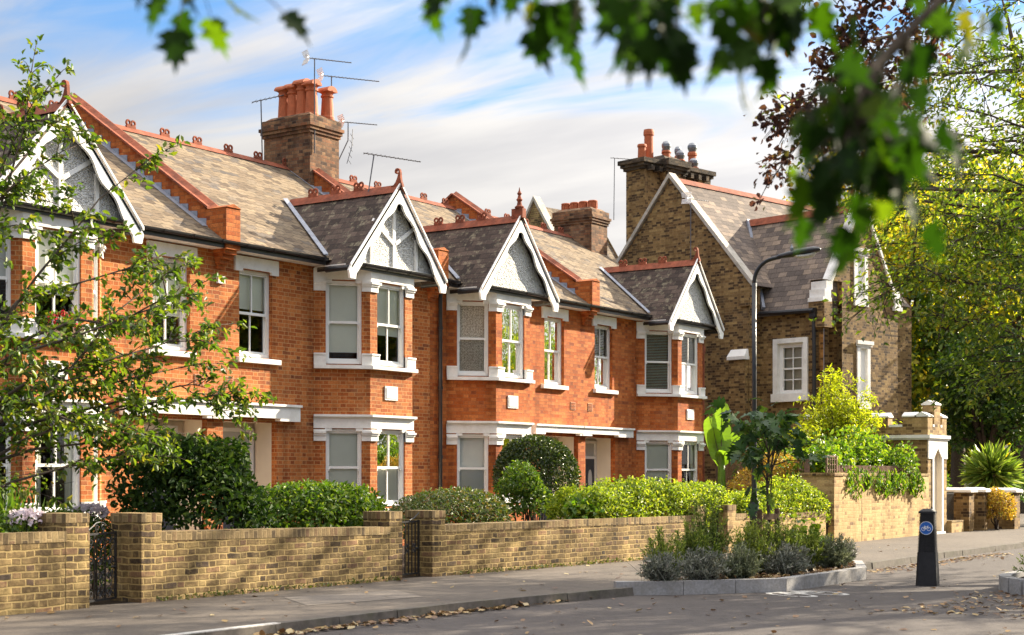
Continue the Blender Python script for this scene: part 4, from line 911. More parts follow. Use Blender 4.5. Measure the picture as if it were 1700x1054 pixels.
# tall boundary wall of the lodge
hw = thing('boundary_wall', 'tall sunlit yellow brick wall running up to the castellated gateway', 'wall', (30.3, -7.7, 0), math.atan2(.12, 6.1))
m = MB(); m.box(.0, 1.55, 0, .34, -.1, 1.42); m.box(1.58, 6.14, .006, .34, -.1, 1.42); m.box(-.06, .5, -.004, .75, -.1, 1.425); m.build('wall_body', M['stock_warm'], hw)
m = MB(); m.box(.5, 6.14, -.012, .36, 1.421, 1.475); m.box(-.10, .5, -.03, .79, 1.426, 1.49); m.build('coping', M['stock'], hw)
m = MB(); m.box(1.555, 1.575, -.002, .33, -.1, 1.42); m.build('joint', M['dark_room'], hw)

# fence and trellis between the gardens
fa, fb_ = np.array((30.55, -6.95)), np.array((39.6, -.25)); FL_ = float(np.linalg.norm(fb_-fa)); fang = math.atan2(fb_[1]-fa[1], fb_[0]-fa[0])
fence = thing('board_fence', 'brown board fence with trellis on top, behind the bright hedge', 'fence', (*fa, 0), fang)
m = MB(); u = 0.0
while u < FL_: m.box(u, u+.145, -.01+random.uniform(-.004, .004), .014, .05, 1.15+random.uniform(-.01, .01)); u += .15
m.build('board', M['timber'], fence)
m = MB(); u = 0.0
while u < FL_: m.box(u-.05, u+.05, -.06, .04, 0, 1.78); u += 1.83
m.box(0, FL_, -.05, -.012, 1.10, 1.16); m.build('post', M['timber'], fence)
m = MB(); u = .1
while u < FL_: m.box(u, u+.03, -.035, -.015, 1.18, 1.74); u += .17
for z in (1.20, 1.37, 1.54, 1.71): m.box(.05, FL_, -.014, .006, z, z+.03)
m.build('trellis', M['timber'], fence)
tr2 = thing('trellis_panel', 'square wooden trellis panel on the near end of the tall yellow wall', 'trellis', (30.32, -7.5, 1.49))
m = MB(); m.box(-.03, .01, -.03, .01, 0, .36); m.box(.48, .52, -.03, .01, 0, .36); m.box(.01, .48, -.02, .005, .33, .36)
for k in range(3): m.box(.01, .48, -.018, .002, .05+k*.11, .07+k*.11)
for k in range(3): m.box(.11+k*.12, .13+k*.12, -.03, -.0181, 0, .33)
m.build('lattice', M['timber'], tr2)
pk = thing('picket_rail', 'low row of wooden pickets along the top of the tall yellow wall', 'railing', (30.9, -7.5, 1.48), math.atan2(.12, 6.1))
m = MB(); u = 0
while u < 5.3: m.box(u, u+.035, -.01, .01, 0, .17); u += .085
m.box(0, 5.3, .011, .03, .12, .15); m.build('picket', M['timber'], pk)

# castellated gateway
tw = thing('castellated_gateway', 'brick gateway with white capped battlements and a tall pointed white niche', 'gateway', (36.42, -7.55, 0))
m = MB(); Wt = 1.38
m.wall((0, 0), (1, 0), (0, -1), Wt, -.1, 2.30, [(.40, .98, .02, 2.06)], .14); m.poly([(.39, .141, 0), (.99, .141, 0), (.99, .141, 2.1), (.39, .141, 2.1)])
m.poly([(0, 0, -.1), (0, 3.4, -.1), (0, 3.4, 2.30), (0, 0, 2.30)]); m.poly([(Wt, 0, -.1), (Wt, 3.4, -.1), (Wt, 3.4, 2.3), (Wt, 0, 2.3)])
m.box(0, Wt, .0, .30, 2.42, 2.62); m.box(0, .30, .30, 3.4, 2.42, 2.62); m.box(Wt-.3, Wt, .30, 3.4, 2.42, 2.62)
MER = [(.0, .34, 0, .30, 2.62, 2.86), (Wt-.34, Wt, 0, .30, 2.62, 2.86), (.47, .91, .0, .30, 2.62, 3.16), (0, .30, .301, .62, 2.62, 2.86), (0, .3, 1.0, 1.48, 2.62, 2.86), (0, .3, 1.88, 2.36, 2.62, 2.86), (0, .3, 2.76, 3.2, 2.62, 2.86)]
for q in MER: m.box(*q)
m.build('wall', M['stock_mid'], tw)
m = MB()
m.box(-.05, Wt+.05, -.05, 3.4, 2.301, 2.34); m.box(-.08, Wt+.08, -.08, 3.4, 2.34, 2.419)
for (a, b, c, d, e, f) in MER:
    o = .022; g = f+.001
    m.hexa([(a-o, c-o, g), (b+o, c-o, g), (b+o, d+o, g), (a-o, d+o, g), (a-o, c-o, g+.03), (b+o, c-o, g+.03), (b+o, d+o, g+.03), (a-o, d+o, g+.03)])
    m.prism([(a-o, c-o, g+.031), (a-o, d+o, g+.031), (a-o, (c+d)/2, g+.12)], (b-a+2*o, 0, 0)) if c < .2 and b-a > .2 else m.prism([(a-o, c-o, g+.031), (b+o, c-o, g+.031), ((a+b)/2, c-o, g+.12)], (0, d-c+2*o, 0))
for (a, b, c, d) in ((.34, .47, -.01, .28), (.91, Wt-.34, -.01, .28), (-.01, .28, .64, .98), (-.01, .28, 1.50, 1.86), (-.01, .28, 2.38, 2.74)): m.box(a+.004, b-.004, c, d, 2.621, 2.68)
m.build('white_coping', M['white'], tw)
m = MB(); y = -.025
for k_ in (0, 1):
    f_ = (lambda x: x) if k_ == 0 else (lambda x: Wt-x)
    for q_ in ([(-.005, 1.84), (.40, 1.84), (.40, 2.299), (-.005, 2.299)], [(.401, 1.86), (.69, 2.10), (.69, 2.299), (.401, 2.299)], [(.29, .051), (.40, .051), (.40, 1.839), (.29, 1.839)]):
        m.prism([(f_(x_), y, z_) for x_, z_ in q_], (0, .024, 0))
m.box(.36, 1.02, -.10, -.026, .0, .05); m.build('niche_surround', M['white'], tw)
m = MB(); m.box(.403, .977, .11, .139, .03, 2.055); m.box(.402, .412, -.002, .109, .03, 2.055); m.box(.968, .978, -.002, .109, .03, 2.055); m.build('niche_panel', M['cream'], tw)

# gate piers, railings and dwarf wall beyond
rl = thing('iron_railing', 'black iron railing between the castellated gateway and the first brick gate pier', 'railing', (37.9, -7.45, 0))
m = MB()
for k in range(9): m.box(.02+k*.085, .04+k*.085, -.01, .01, .28, 1.02)
m.box(0, .75, -.012, .012, .30, .33); m.box(0, .75, -.012, .012, .96, .99); m.build('bar', M['iron'], rl)
dw = thing('dwarf_wall', 'tiny brick dwarf wall at the foot of the castellated gateway', 'wall', (37.85, -7.66, 0)); m = MB(); m.box(0, .95, 0, .2, -.1, .26); m.build('wall_body', M['stock_warm'], dw); m = MB(); m.box(-.01, .96, -.01, .21, .261, .30); m.build('coping', M['coping_brick'], dw, swap=True)
def gpier(label, x, y, w, d, h):
    r = thing('gate_pier', label, 'gate pier', (x, y, 0), group='white capped brick gate piers'); m = MB(); m.box(0, w, 0, d, -.1, h); m.build('shaft', M['stock_brown'], r)
    m = MB(); m.box(-.07, w+.07, -.07, d+.07, h+.001, h+.06); m.hexa([(-.07, -.07, h+.061), (w+.07, -.07, h+.061), (w+.07, d+.07, h+.061), (-.07, d+.07, h+.061), (.1, .1, h+.12), (w-.1, .1, h+.12), (w-.1, d-.1, h+.12), (.1, d-.1, h+.12)]); m.build('cap', M['white'], r)
gpier('brick gate pier with pale cap nearest the gateway railing', 38.95, -7.75, .40, .75, 1.0)
gpier('narrow brick gate pier just left of the orange shrub', 39.85, -7.85, .34, .5, 1.0)
gpier('brick gate pier with pale cap right of the orange shrub, under the spiky palm', 41.35, -8.2, .50, .75, .98)
rr = thing('far_railing', 'black railing on a dark plinth at the far right edge', 'railing', (43.5, -8.0, 0)); m = MB()
for k in range(60): m.box(k*.13, k*.13+.022, -.011, .011, .45, 1.15)
m.box(0, 7.8, -.014, .014, 1.08, 1.11); m.box(0, 7.8, -.014, .014, .5, .53); m.build('bar', M['iron'], rr); m = MB(); m.box(0, 7.9, -.12, .12, -.1, .44); m.build('plinth', M['black'], rr)

# ------------------------------------------------------------------ gothic lodge (own axes, turned a little from the terrace)
LG = thing('gothic_house', 'tall brown brick gothic house with steep gables and white stone trim', 'house', (42.1, -2.06, 0), R(-11.6))
BR = M['stock_brown']; y0 = -.46
m = MB()
# wing side wall with one window; gable front; block with slit windows
m.wall((0, 1.81), (0, -1), (-1, 0), 1.81-y0, -.1, 6.36, [(.62, 1.62, 3.85, 5.40)], .16)
m.wall((0, 0), (1, 0), (0, -1), .95, -.1, 7.15, [], .1)                                   # recessed strip
m.poly([(.95, 0, -.1), (.95, y0, -.1), (.95, y0, 7.15), (.95, 0, 7.15)]); m.poly([(0, 0, 7.15), (.95, 0, 7.15), (.95, y0, 7.15), (0, y0, 7.15)])
gx0, gx1, gez, gpz = .0, 3.98, 6.6, 9.62; gc = (gx0+gx1)/2
m.wall((0, y0), (1, 0), (0, -1), gx1, -.1, 6.55, [(.0, .95, -.1, 6.55), (1.82, 2.32, 3.55, 5.3)], .2)
# gable triangle cut round the upper slit window
def tri_at(z): k = (z-6.55)/(gpz-6.55); return gx0+(gc-gx0)*k, gx1-(gx1-gc)*k
w0, w1, wz0, wz1 = 1.66, 2.18, 6.62, 8.06
a_, b_ = tri_at(7.15); m.poly([(.95, y0, 6.55), (w0, y0, 6.55), (w0, y0, 7.15), (.95, y0, 7.15)]); 
m.poly([(w0, y0, 6.55), (w1, y0, 6.55), (w1, y0, wz0), (w0, y0, wz0)]); m.poly([(w1, y0, 6.55), (gx1, y0, 6.55), (b_, y0, 7.15), (w1, y0, 7.15)])
a1, b1_ = tri_at(wz1); m.poly([(a_, y0, 7.15), (w0, y0, 7.15), (w0, y0, wz1), (a1, y0, wz1)]); m.poly([(w1, y0, 7.15), (b_, y0, 7.15), (b1_, y0, wz1), (w1, y0, wz1)]); m.poly([(a1, y0, wz1), (b1_, y0, wz1), (gc, y0, gpz)])
for (xa, za, zb) in ((w0, wz0, wz1), (w1, wz0, wz1)): m.poly([(xa, y0, za), (xa, y0, zb), (xa, y0+.2, zb), (xa, y0+.2, za)])
m.poly([(w0, y0, wz1), (w1, y0, wz1), (w1, y0+.2, wz1), (w0, y0+.2, wz1)]); m.poly([(w0, y0, wz0), (w1, y0, wz0), (w1, y0+.2, wz0), (w0, y0+.2, wz0)])
m.poly([(gx1, y0, -.1), (gx1, 6, -.1), (gx1, 6, 6.5), (gx1, y0, 6.5)])
# main block: street wall, gable end wall, back
MX = -.56; my0, my1 = 1.81, 7.9; mpz = 10.7; mey = 7.22; myc = (my0+my1)/2
m.poly([(MX, my0, -.1), (0, my0, -.1), (0, my0, mey), (MX, my0, mey)])
m.poly([(MX, my0, -.1), (MX, my1, -.1), (MX, my1, mey), (MX, myc, mpz), (MX, my0, mey)])
m.poly([(8.5, my0, -.1), (8.5, my1, -.1), (8.5, my1, mey), (8.5, myc, mpz), (8.5, my0, mey)]); m.poly([(gx1, my0, -.1), (8.5, my0, -.1), (8.5, my0, mey), (gx1, my0, mey)]); m.poly([(MX, my1, -.1), (8.5, my1, -.1), (8.5, my1, mey), (MX, my1, mey)])
m.box(MX-.16, MX-.002, my0+.02, my0+.62, -.1, 4.9); m.box(MX-.10, MX-.001, my0-.12, my0+.3, 6.5, 7.15)      # buttress, corbelled corner
m.prism([(-.10, y0-.10, 5.75), (-.10, y0+.40, 5.75), (-.10, y0+.45, 6.0), (-.10, y0+.45, 6.5), (-.10, y0-.10, 6.5)], (.4, 0, 0))
m.build('wall', BR, LG)
m = MB(); m.box(MX-.22, MX+.02, my0-.01, my0+.66, 4.901, 5.0); m.hexa([(MX-.22, my0-.01, 5.0), (MX-.003, my0-.01, 5.0), (MX-.003, my0+.66, 5.0), (MX-.22, my0+.66, 5.0), (MX-.06, my0+.02, 5.22), (MX-.003, my0+.02, 5.22), (MX-.003, my0+.62, 5.22), (MX-.06, my0+.62, 5.22)]); m.build('buttress_cap', M['white'], LG)
# roofs
m = MB(); e = .12; k = (mpz-mey)/(myc-my0)
m.prism([(MX+.22, my0-e, mey-e*k+.04), (MX+.22, myc, mpz+.04), (MX+.22, my1+e, mey-e*k+.04)], (8.6, 0, 0))
rl_ = m.build('main_roof', M['slate_lodge'], LG)
m = MB(); m.prism([(MX+.4, myc-.16, mpz-.09), (MX+.4, myc, mpz+.10), (MX+.4, myc+.16, mpz-.09)], (8.2, 0, 0)); m.build('ridge_tile', M['terracotta'], rl_)
m = MB(); kk = (9.5-6.36)/(gc+.0); yv = my0+ (9.5-mey)/k
m.prism([(-.12, y0+.16, 6.36-.12*kk+.03), (gc, y0+.16, 9.53), (gx1+.12, y0+.16, 6.36-.12*kk+.03)], (0, 6.2, 0))
rw = m.build('wing_roof', M['slate_lodge'], LG)
m = MB(); m.prism([(gc-.16, y0+.2, 9.36), (gc, y0+.2, 9.60), (gc+.16, y0+.2, 9.36)], (0, 4.6, 0)); m.build('ridge_tile', M['terracotta'], rw)
m = MB(); pa = np.array((-.10, my0-.12, 6.42)); pb = np.array((gc-.05, yv, 9.58)); m.hexa([tuple(pa), tuple(pa+(.12, 0, 0)), tuple(pb+(.12, 0, 0)), tuple(pb), tuple(pa+(-.02, -.06, .07)), tuple(pa+(.12, -.06, .07)), tuple(pb+(.12, -.06, .05)), tuple(pb+(-.02, -.06, .05))]); m.build('valley_flashing', M['lead'], rw)
# copings
def coping(mb, x, y0_, z0_, y1_, z1_, w0_, w1_, axis, t=.12):
    if axis == 'y': mb.hexa([(x+w0_, y0_, z0_), (x+w1_, y0_, z0_), (x+w1_, y1_, z1_), (x+w0_, y1_, z1_), (x+w0_, y0_, z0_+t), (x+w1_, y0_, z0_+t), (x+w1_, y1_, z1_+t), (x+w0_, y1_, z1_+t)])
    else: mb.hexa([(y0_, x+w0_, z0_), (y0_, x+w1_, z0_), (y1_, x+w1_, z1_), (y1_, x+w0_, z1_), (y0_, x+w0_, z0_+t), (y0_, x+w1_, z0_+t), (y1_, x+w1_, z1_+t), (y1_, x+w0_, z1_+t)])
m = MB(); coping(m, MX, my0-.14, mey-.12, myc, mpz+.06, -.08, .24, 'y', .16); coping(m, MX, my1+.14, mey-.12, myc, mpz+.06, -.08, .24, 'y', .16); m.build('gable_coping', M['stone'], LG)
m = MB(); coping(m, y0, .30, 6.98, gc, gpz+.02, -.07, .26, 'x', .17); coping(m, y0, gx1-.30, 6.98, gc, gpz+.02, -.07, .26, 'x', .17)
for s_ in (0, 1):
    f = (lambda a, b: (a, b)) if s_ == 0 else (lambda a, b: (gx1-b, gx1-a))
    for (a, b, z0_, z1_) in ((-.14, .30, 6.501, 6.62), (-.06, .26, 6.62, 6.86), (.02, .34, 6.86, 7.10)):
        xa, xb = f(a, b); m.box(xa, xb, y0-.085, y0+.45, z0_, z1_)
m.build('white_gable_coping', M['white'], LG)
# windows of the lodge
m = MB(); n_ = (-1, 0); t_ = (0, -1); o_ = (0, 1.81)
m.fbox(o_, t_, n_, .50, .66, -.10, .05, 3.70, 5.50); m.fbox(o_, t_, n_, 1.58, 1.74, -.10, .05, 3.70, 5.50); m.fbox(o_, t_, n_, .66, 1.58, -.10, .05, 5.36, 5.50); m.fbox(o_, t_, n_, .46, 1.78, -.10, .10, 3.62, 3.86)
sr = m.build('window_surround', M['white'], LG)
w_ = MB(); a, b, z0_, z1_ = .66, 1.58, 3.861, 5.36; d0, d1 = -.15, -.11
for (p, q) in ((a, a+.13), (b-.13, b)): w_.fbox(o_, t_, n_, p, q, d0, d1+.03, z0_, z1_)
w_.fbox(o_, t_, n_, a+.13, b-.13, d0, d1+.03, z1_-.13, z1_); w_.fbox(o_, t_, n_, a+.13, b-.13, d0, d1+.03, z0_, z0_+.11); w_.fbox(o_, t_, n_, a+.13, b-.13, d0, d1+.006, 4.58, 4.63)
w_.fbox(o_, t_, n_, 1.105, 1.135, d0+.004, d1, z0_+.11, z1_-.13)
for zz in (4.28, 4.92): w_.fbox(o_, t_, n_, a+.13, b-.13, d0+.008, d1-.004, zz-.014, zz+.014)
wf = w_.build('window', M['sash'], LG)
g = MB(); q = lambda u, d, z: (o_[0]+n_[0]*d, o_[1]-u, z); g.poly([q(a+.13, -.135, z0_+.11), q(b-.13, -.135, z0_+.11), q(b-.13, -.135, z1_-.13), q(a+.13, -.135, z1_-.13)]); g.build('pane', M['glass'], wf)
g = MB(); g.fbox(o_, t_, n_, a, b, -.24, -.22, z0_, z1_); g.build('blind', M['slat'], wf)
for (xa, xb, za, zb) in ((w0, w1, wz0, wz1), (1.82, 2.32, 3.55, 5.3)):
    m = MB(); m.box(xa-.10, xa+.06, y0-.03, y0+.1, za, zb); m.box(xb-.06, xb+.10, y0-.03, y0+.1, za, zb); m.box(xa-.10, xb+.10, y0-.06, y0+.1, za-.12, za+.10)
    m.box(xa-.10, xb+.10, y0-.03, y0+.1, zb-.05, zb+.12); m.box(xa-.18, xb+.18, y0-.10, y0-.031, zb+.06, zb+.17); m.box(xa-.18, xb+.18, y0-.05, y0-.03, zb-.0, zb+.06)
    s2 = m.build('slit_window', M['white'], LG); g = MB(); g.box(xa+.06, xb-.06, y0+.06, y0+.09, za+.1, zb-.05); g.build('pane', M['sash'], s2)
m = MB(); m.tube([(-.10, y0+.28, 6.3), (-.10, y0+.26, 5.2), (-.10, y0+.26, 0)], .055, 8); m.box(-.2, -.03, y0+.16, y0+.36, 6.05, 6.32); m.tube([(-.2, my0-.1, 6.28), (-.2, y0+.2, 6.24)], .07, 8)
m.build('gutter', M['black'], LG)
m = MB(); m.tube([(.55, y0+.40, 6.9), (.55, y0+.40, 3.2)], .04, 7); m.box(.45, .66, y0+.28, y0+.44, 6.85, 6.95); m.build('downpipe', M['lead'], LG)
# chimney of the lodge: cluster of shafts with corbelled heads
def lchim(root):
    m = MB(); hm = MB(); y0c, y1c, zt = 6.45, 7.2, 11.35
    m.box(.0, 3.3, y0c, y1c, 5.5, zt); m.box(.80, 1.85, y0c-.24, y0c-.002, 5.5, zt); m.box(2.65, 3.3, y0c-.12, y0c-.002, 5.5, zt); m.box(.0, .12, y0c-.08, y0c-.002, 5.5, zt)
    for (o, a, b) in ((.07, .001, .10), (.14, .10, .20), (.20, .20, .34)):
        hm.box(-o, .78, y0c-o, y1c+o, zt+a, zt+b); hm.box(.80-o*.3, 1.85+o*.3, y0c-.24-o, y1c+o-.002, zt+a, zt+b+.06); hm.box(1.87, 3.3+o, y0c-o, y1c+o, zt+a, zt+b)
        for k in range(8):
            if a > .05 and a < .15: hm.box(.05+k*.40, .20+k*.40, y0c-.30, y0c-.02, zt-.06, zt+.1)
    hm.hexa([(.75, y0c-.3, zt+.401), (1.9, y0c-.3, zt+.401), (1.9, y1c, zt+.401), (.75, y1c, zt+.401), (1.1, y0c+.1, zt+.62), (1.6, y0c+.1, zt+.62), (1.6, y1c-.3, zt+.62), (1.1, y1c-.3, zt+.62)])
    st_ = m.build('chimney_stack', BR, root); hm.build('chimney_head', M['brick_soot'], st_); return st_, zt+.35
lc, zp = lchim(LG)
for (x, y, h, r, kind) in ((.38, 6.85, .55, .14, 0), (.95, 7.05, 1.15, .16, 0), (.80, 7.15, .55, .13, 0), (1.25, 6.55, .42, .14, 1), (1.62, 6.85, .34, .15, 1), (1.95, 7.15, .62, .14, 0), (2.1, 6.65, .26, .14, 1), (2.45, 7.05, .5, .11, 1), (2.8, 6.65, .1, .15, 1), (3.15, 7.00, .72, .15, 1)):
    m = MB(); z = zp; m.lathe(x, y, [(r*1.05, z), (r, z+.05), (r*.92, z+h*.82), (r*1.1, z+h*.84), (r*1.1, z+h*.93), (r, z+h)], 14); m.build('chimney_pot', M['pot'], lc)
    if kind: m = MB(); m.lathe(x, y, [(r*.75, z+h), (r*.9, z+h+.06), (r*1.1, z+h+.14), (r*1.1, z+h+.22), (r*.7, z+h+.30), (.01, z+h+.33)], 12); m.build('cowl', M['zinc'], lc)
aerial('thin aerial on a long curved cable at the left of the dark gothic chimney', tuple(at_depth(1019, 365, 52.0)), 2.1, (.9, -.4), .9, (.05, 0, 0), 6, .2, reflector=False)

# building behind the terrace: steep stock brick gable with slate roof
RB = thing('rear_building', 'yellow brick gable with stone coping and slate roof rising behind the terrace ridge', 'building', (44.5, 9.2, 0), R(-11.6))
m = MB(); m.poly([(0, -2.3, 0), (0, 2.3, 0), (0, 2.3, 7.6), (0, 0, 10.95), (0, -2.3, 7.6)]); m.poly([(0, -2.3, 0), (3, -2.3, 0), (3, -2.3, 7.6), (0, -2.3, 7.6)]); m.poly([(3, -2.3, 0), (3, 2.3, 0), (3, 2.3, 7.6), (3, 0, 10.95), (3, -2.3, 7.6)]); m.poly([(0, 2.3, 0), (3, 2.3, 0), (3, 2.3, 7.6), (0, 2.3, 7.6)]); m.build('wall', M['stock'], RB)
m = MB(); m.prism([(.25, -2.45, 7.3), (.25, 0, 10.82), (.25, 2.45, 7.3)], (2.8, 0, 0)); m.build('roof', M['slate_tan'], RB)
m = MB(); coping(m, 0, -2.4, 7.45, 0, 10.98, -.08, .26, 'y', .16); coping(m, 0, 2.4, 7.45, 0, 10.98, -.08, .26, 'y', .16); m.build('coping', M['stone'], RB)

# ------------------------------------------------------------------ street lamp, bollard, planters, road marking
lp = thing('street_lamp', 'black street lamp with a curved arm and a flat lantern leaning over the pavement', 'street lamp', (25.72, -8.02, 0))
m = MB(); m.lathe(0, 0, [(.085, 0), (.085, .95), (.06, 1.0), (.052, 1.1), (.043, 3), (.041, 4.95)], 14)
arc = [(0, 0, 4.93)]+[(0, -.42*(1-math.cos(a)), 4.95+.42*math.sin(a)) for a in np.linspace(.1, 1.45, 9)]+[(0, -.52, 5.385)]
m.tube(arc, .037, 10); m.build('post', M['black'], lp, smooth=True)
m = MB(); prof = [(-.45, .03, .03), (-.52, .06, .055), (-.70, .085, .075), (-.95, .125, .085), (-1.15, .125, .08), (-1.26, .08, .05), (-1.30, .02, .015)]
rings = []
for (y, w, h) in prof: rings.append([m.pt((w*math.cos(a), y, 5.385+.085*(-y-.45)+h*math.sin(a)*(1.0 if math.sin(a) > 0 else .55))) for a in np.linspace(0, 2*math.pi, 13)[:-1]])
for i in range(len(rings)-1):
    for j in range(12): m.f.append([rings[i][j], rings[i][(j+1) % 12], rings[i+1][(j+1) % 12], rings[i+1][j]])
m.f.append(rings[0]); m.f.append(rings[-1]); hd = m.build('lantern', M['black'], lp, smooth=True)
m = MB(); rings = []
for (y, w, z) in ((-.80, .03, 5.385), (-.88, .09, 5.355), (-1.02, .105, 5.35), (-1.14, .085, 5.37), (-1.2, .03, 5.41)): rings.append([m.pt((w*math.cos(a), y, z+.035*math.sin(a)+.01)) for a in np.linspace(0, 2*math.pi, 11)[:-1]])
for i in range(len(rings)-1):
    for j in range(10): m.f.append([rings[i][j], rings[i][(j+1) % 10], rings[i+1][(j+1) % 10], rings[i+1][j]])
m.f.append(rings[0]); m.f.append(rings[-1]); m.build('lens', M['lampglass'], hd, smooth=True)
m = MB(); m.lathe(0, -.74, [(.035, 5.49), (.035, 5.53), (.02, 5.56), (.005, 5.6)], 8); m.build('photocell', M['zinc'], hd)

def bike(mb, o, ux, uz, s, tr, thick):
    """bicycle emblem of rings and bars in the plane spanned by ux and uz"""
    o = np.array(o, float); ux = np.array(ux, float); uz = np.array(uz, float); q = lambda a, b: tuple(o+ux*a*s+uz*b*s)
    for a in (-.55, .55): mb.ring(q(a, -.18), tuple(ux), tuple(uz), .36*s, tr, 20, 5)
    for (a, b) in (((-.55, -.18), (-.25, .28)), ((-.25, .28), (.32, .28)), ((.32, .28), (-.05, -.18)), ((-.05, -.18), (-.25, .28)), ((-.55, -.18), (-.05, -.18)), ((.55, -.18), (.30, .42)), ((.30, .42), (.45, .48)), ((-.25, .28), (-.28, .40)), ((-.40, .41), (-.16, .41))):
        mb.tube([q(*a), q(*b)], tr, 5)
bo = thing('bollard', 'black tapered bollard with a round blue cycle sign, standing in the road', 'bollard', (20.84, -12.96, -.1), R(9))
def taper(mb, z0, z1, w0, w1, ch=.05):
    def ringp(z, w): return [(w-ch, -w, z), (w, -w+ch, z), (w, w-ch, z), (w-ch, w, z), (-w+ch, w, z), (-w, w-ch, z), (-w, -w+ch, z), (-w+ch, -w, z)]
    mb_a = [mb.pt(p) for p in ringp(z0, w0)]; mb_b = [mb.pt(p) for p in ringp(z1, w1)]
    for j in range(8): mb.f.append([mb_a[j], mb_a[(j+1) % 8], mb_b[(j+1) % 8], mb_b[j]])
    mb.f.append(mb_a[::-1]); mb.f.append(mb_b)
W_ = lambda z: .138-.048*z/1.08
m = MB(); taper(m, 0, .46, W_(0)+.006, W_(.46)+.006, .03); n = 26
for i in range(n):
    za = .46+(1.0-.46)*i/n; zb = .46+(1.0-.46)*(i+1)/n; taper(m, za+.0005, za+(zb-za)*.62, W_(za)+.004, W_(za)+.004, .025); taper(m, za+(zb-za)*.62, zb, W_(zb)-.006, W_(zb)-.006, .025)
bb = m.build('post', M['bollard'], bo, loc=None)
m = MB(); taper(m, 1.0, 1.03, .112, .112, .03); taper(m, 1.03, 1.065, .105, .06, .02); m.build('cap', M['bollard'], bo)
# sign disc on the face that looks along the terrace
sg = MB(); c0 = np.array((-(W_(.80)+.014), 0, .80)); un = np.array((-1, 0, 0)); ux = np.array((0, -1, 0)); uz = np.array((0, 0, 1.0))
sg.prism([tuple(c0+ux*.092*math.cos(k)+uz*.092*math.sin(k)) for k in np.linspace(0, 2*math.pi, 29)[:-1]], (.012, 0, 0)); sgn = sg.build('cycle_sign', M['blue'], bo)
m = MB(); m.ring(tuple(c0), tuple(ux), tuple(uz), .089, .0035, 28, 5); bike(m, c0+un*.003, ux, uz, .066, .0038, 0); m.build('emblem', M['plastic_white'], sgn)
rb = thing('rear_post', 'slim dark post just behind the bollard', 'post', at_z(1547, 888, 0)*np.array((1, 1, 0))); m = MB(); m.lathe(0, 0, [(.035, -.1), (.03, .65), (.02, .68)], 8); m.build('shaft', M['black'], rb)

# bicycle painted on the road
p1 = at_z(1328, 989, -.1); p2 = at_z(1381, 986, -.1); p3 = at_z(1400, 976, -.1); ux = unit((p2-p1)); uy = np.array((-ux[1], ux[0], 0))
m = MB(); mid = (p1+p2)/2+uy*.35; s = float(np.linalg.norm(p2-p1))/1.1
def strip(a, b, w, z=-.0955):
    a = np.array(a); b = np.array(b); d = unit((b-a)); q = np.array((-d[1], d[0], 0))*w/2; m.poly([tuple(v) for v in (a-q+(0, 0, .0), b-q, b+q, a+q)])
def rp(a, b): v = mid+ux*a*s+uy*b*s*2.1; return np.array((v[0], v[1], -.0955))
def arcs(a0, b0, r):
    for k in range(24):
        t0, t1 = 2*math.pi*k/24, 2*math.pi*(k+1)/24; i0, o0 = r-.05, r+.05
        m.poly([tuple(rp(a0+i0*math.cos(t0), b0+i0*math.sin(t0))), tuple(rp(a0+i0*math.cos(t1), b0+i0*math.sin(t1))), tuple(rp(a0+o0*math.cos(t1), b0+o0*math.sin(t1))), tuple(rp(a0+o0*math.cos(t0), b0+o0*math.sin(t0)))])
arcs(-.55, -.18, .36); arcs(.55, -.18, .36); zz = 0
for (a, b) in (((-.55, -.18), (-.25, .28)), ((-.25, .28), (.32, .28)), ((.32, .28), (-.05, -.18)), ((-.05, -.18), (-.25, .28)), ((.55, -.18), (.30, .42)), ((.30, .42), (.55, .50)), ((-.42, .41), (-.14, .41))):
    zz += .0004; a2, b2 = rp(*a), rp(*b); a2[2] += zz; b2[2] += zz; strip(a2, b2, .09)
mk = struct('cycle_marking', m, M['asphalt_white'])

def planter(label, path, h, mat='granite', soil=None, seg=.62):
    root = thing('stone_planter', label, 'planter', (path[0][0], path[0][1], -.1), group='kerb edged street planters'); o = np.array(path[0])
    m = MB()
    for a, b in zip(path[:-1], path[1:]):
        a = np.array(a)-o; b = np.array(b)-o; L = float(np.linalg.norm(b-a)); t = (b-a)/L; n = np.array((t[1], -t[0])); k = max(1, round(L/seg))
        for i in range(k): m.fbox(a, t, n, L*i/k+.005, L*(i+1)/k-.003, -.15, random.uniform(-.004, .004), -.05, h+random.uniform(-.003, .003))
    m.build('kerbstone', M[mat], root)
    m = MB(); pts = [(*(np.array(p)-o), h-.05) for p in (soil or path)]; m.prism([(x, y, -.04) for x, y, _ in pts], (0, 0, h-.0)); m.build('earth', M['soil'], root)
    return root
PL = [(16.86, -10.26), (17.3, -10.98), (18.65, -11.85), (21.55, -11.82), (24.3, -10.98)]
planter('long low planter edged with grey stone, full of lavender and rosemary', [(16.85, -10.30), (17.45, -10.95), (18.65, -11.83), (21.6, -11.78), (23.4, -11.0)], .175, soil=[(16.95, -10.3), (17.5, -10.85), (18.7, -11.72), (21.5, -11.68), (23.2, -10.98)])
planter('rounded grey stone planter cut off by the right edge', [(19.75+1.3*(1-math.cos(a)), -15.2+1.1*math.sin(a)) for a in np.linspace(-.4, 1.5, 9)]+[(24.2, -14.1)], .2, soil=[(19.88+1.2*(1-math.cos(a)), -15.2+1.0*math.sin(a)) for a in np.linspace(-.4, 1.5, 9)]+[(24.2, -14.2), (24.2, -15.9)], seg=.5)

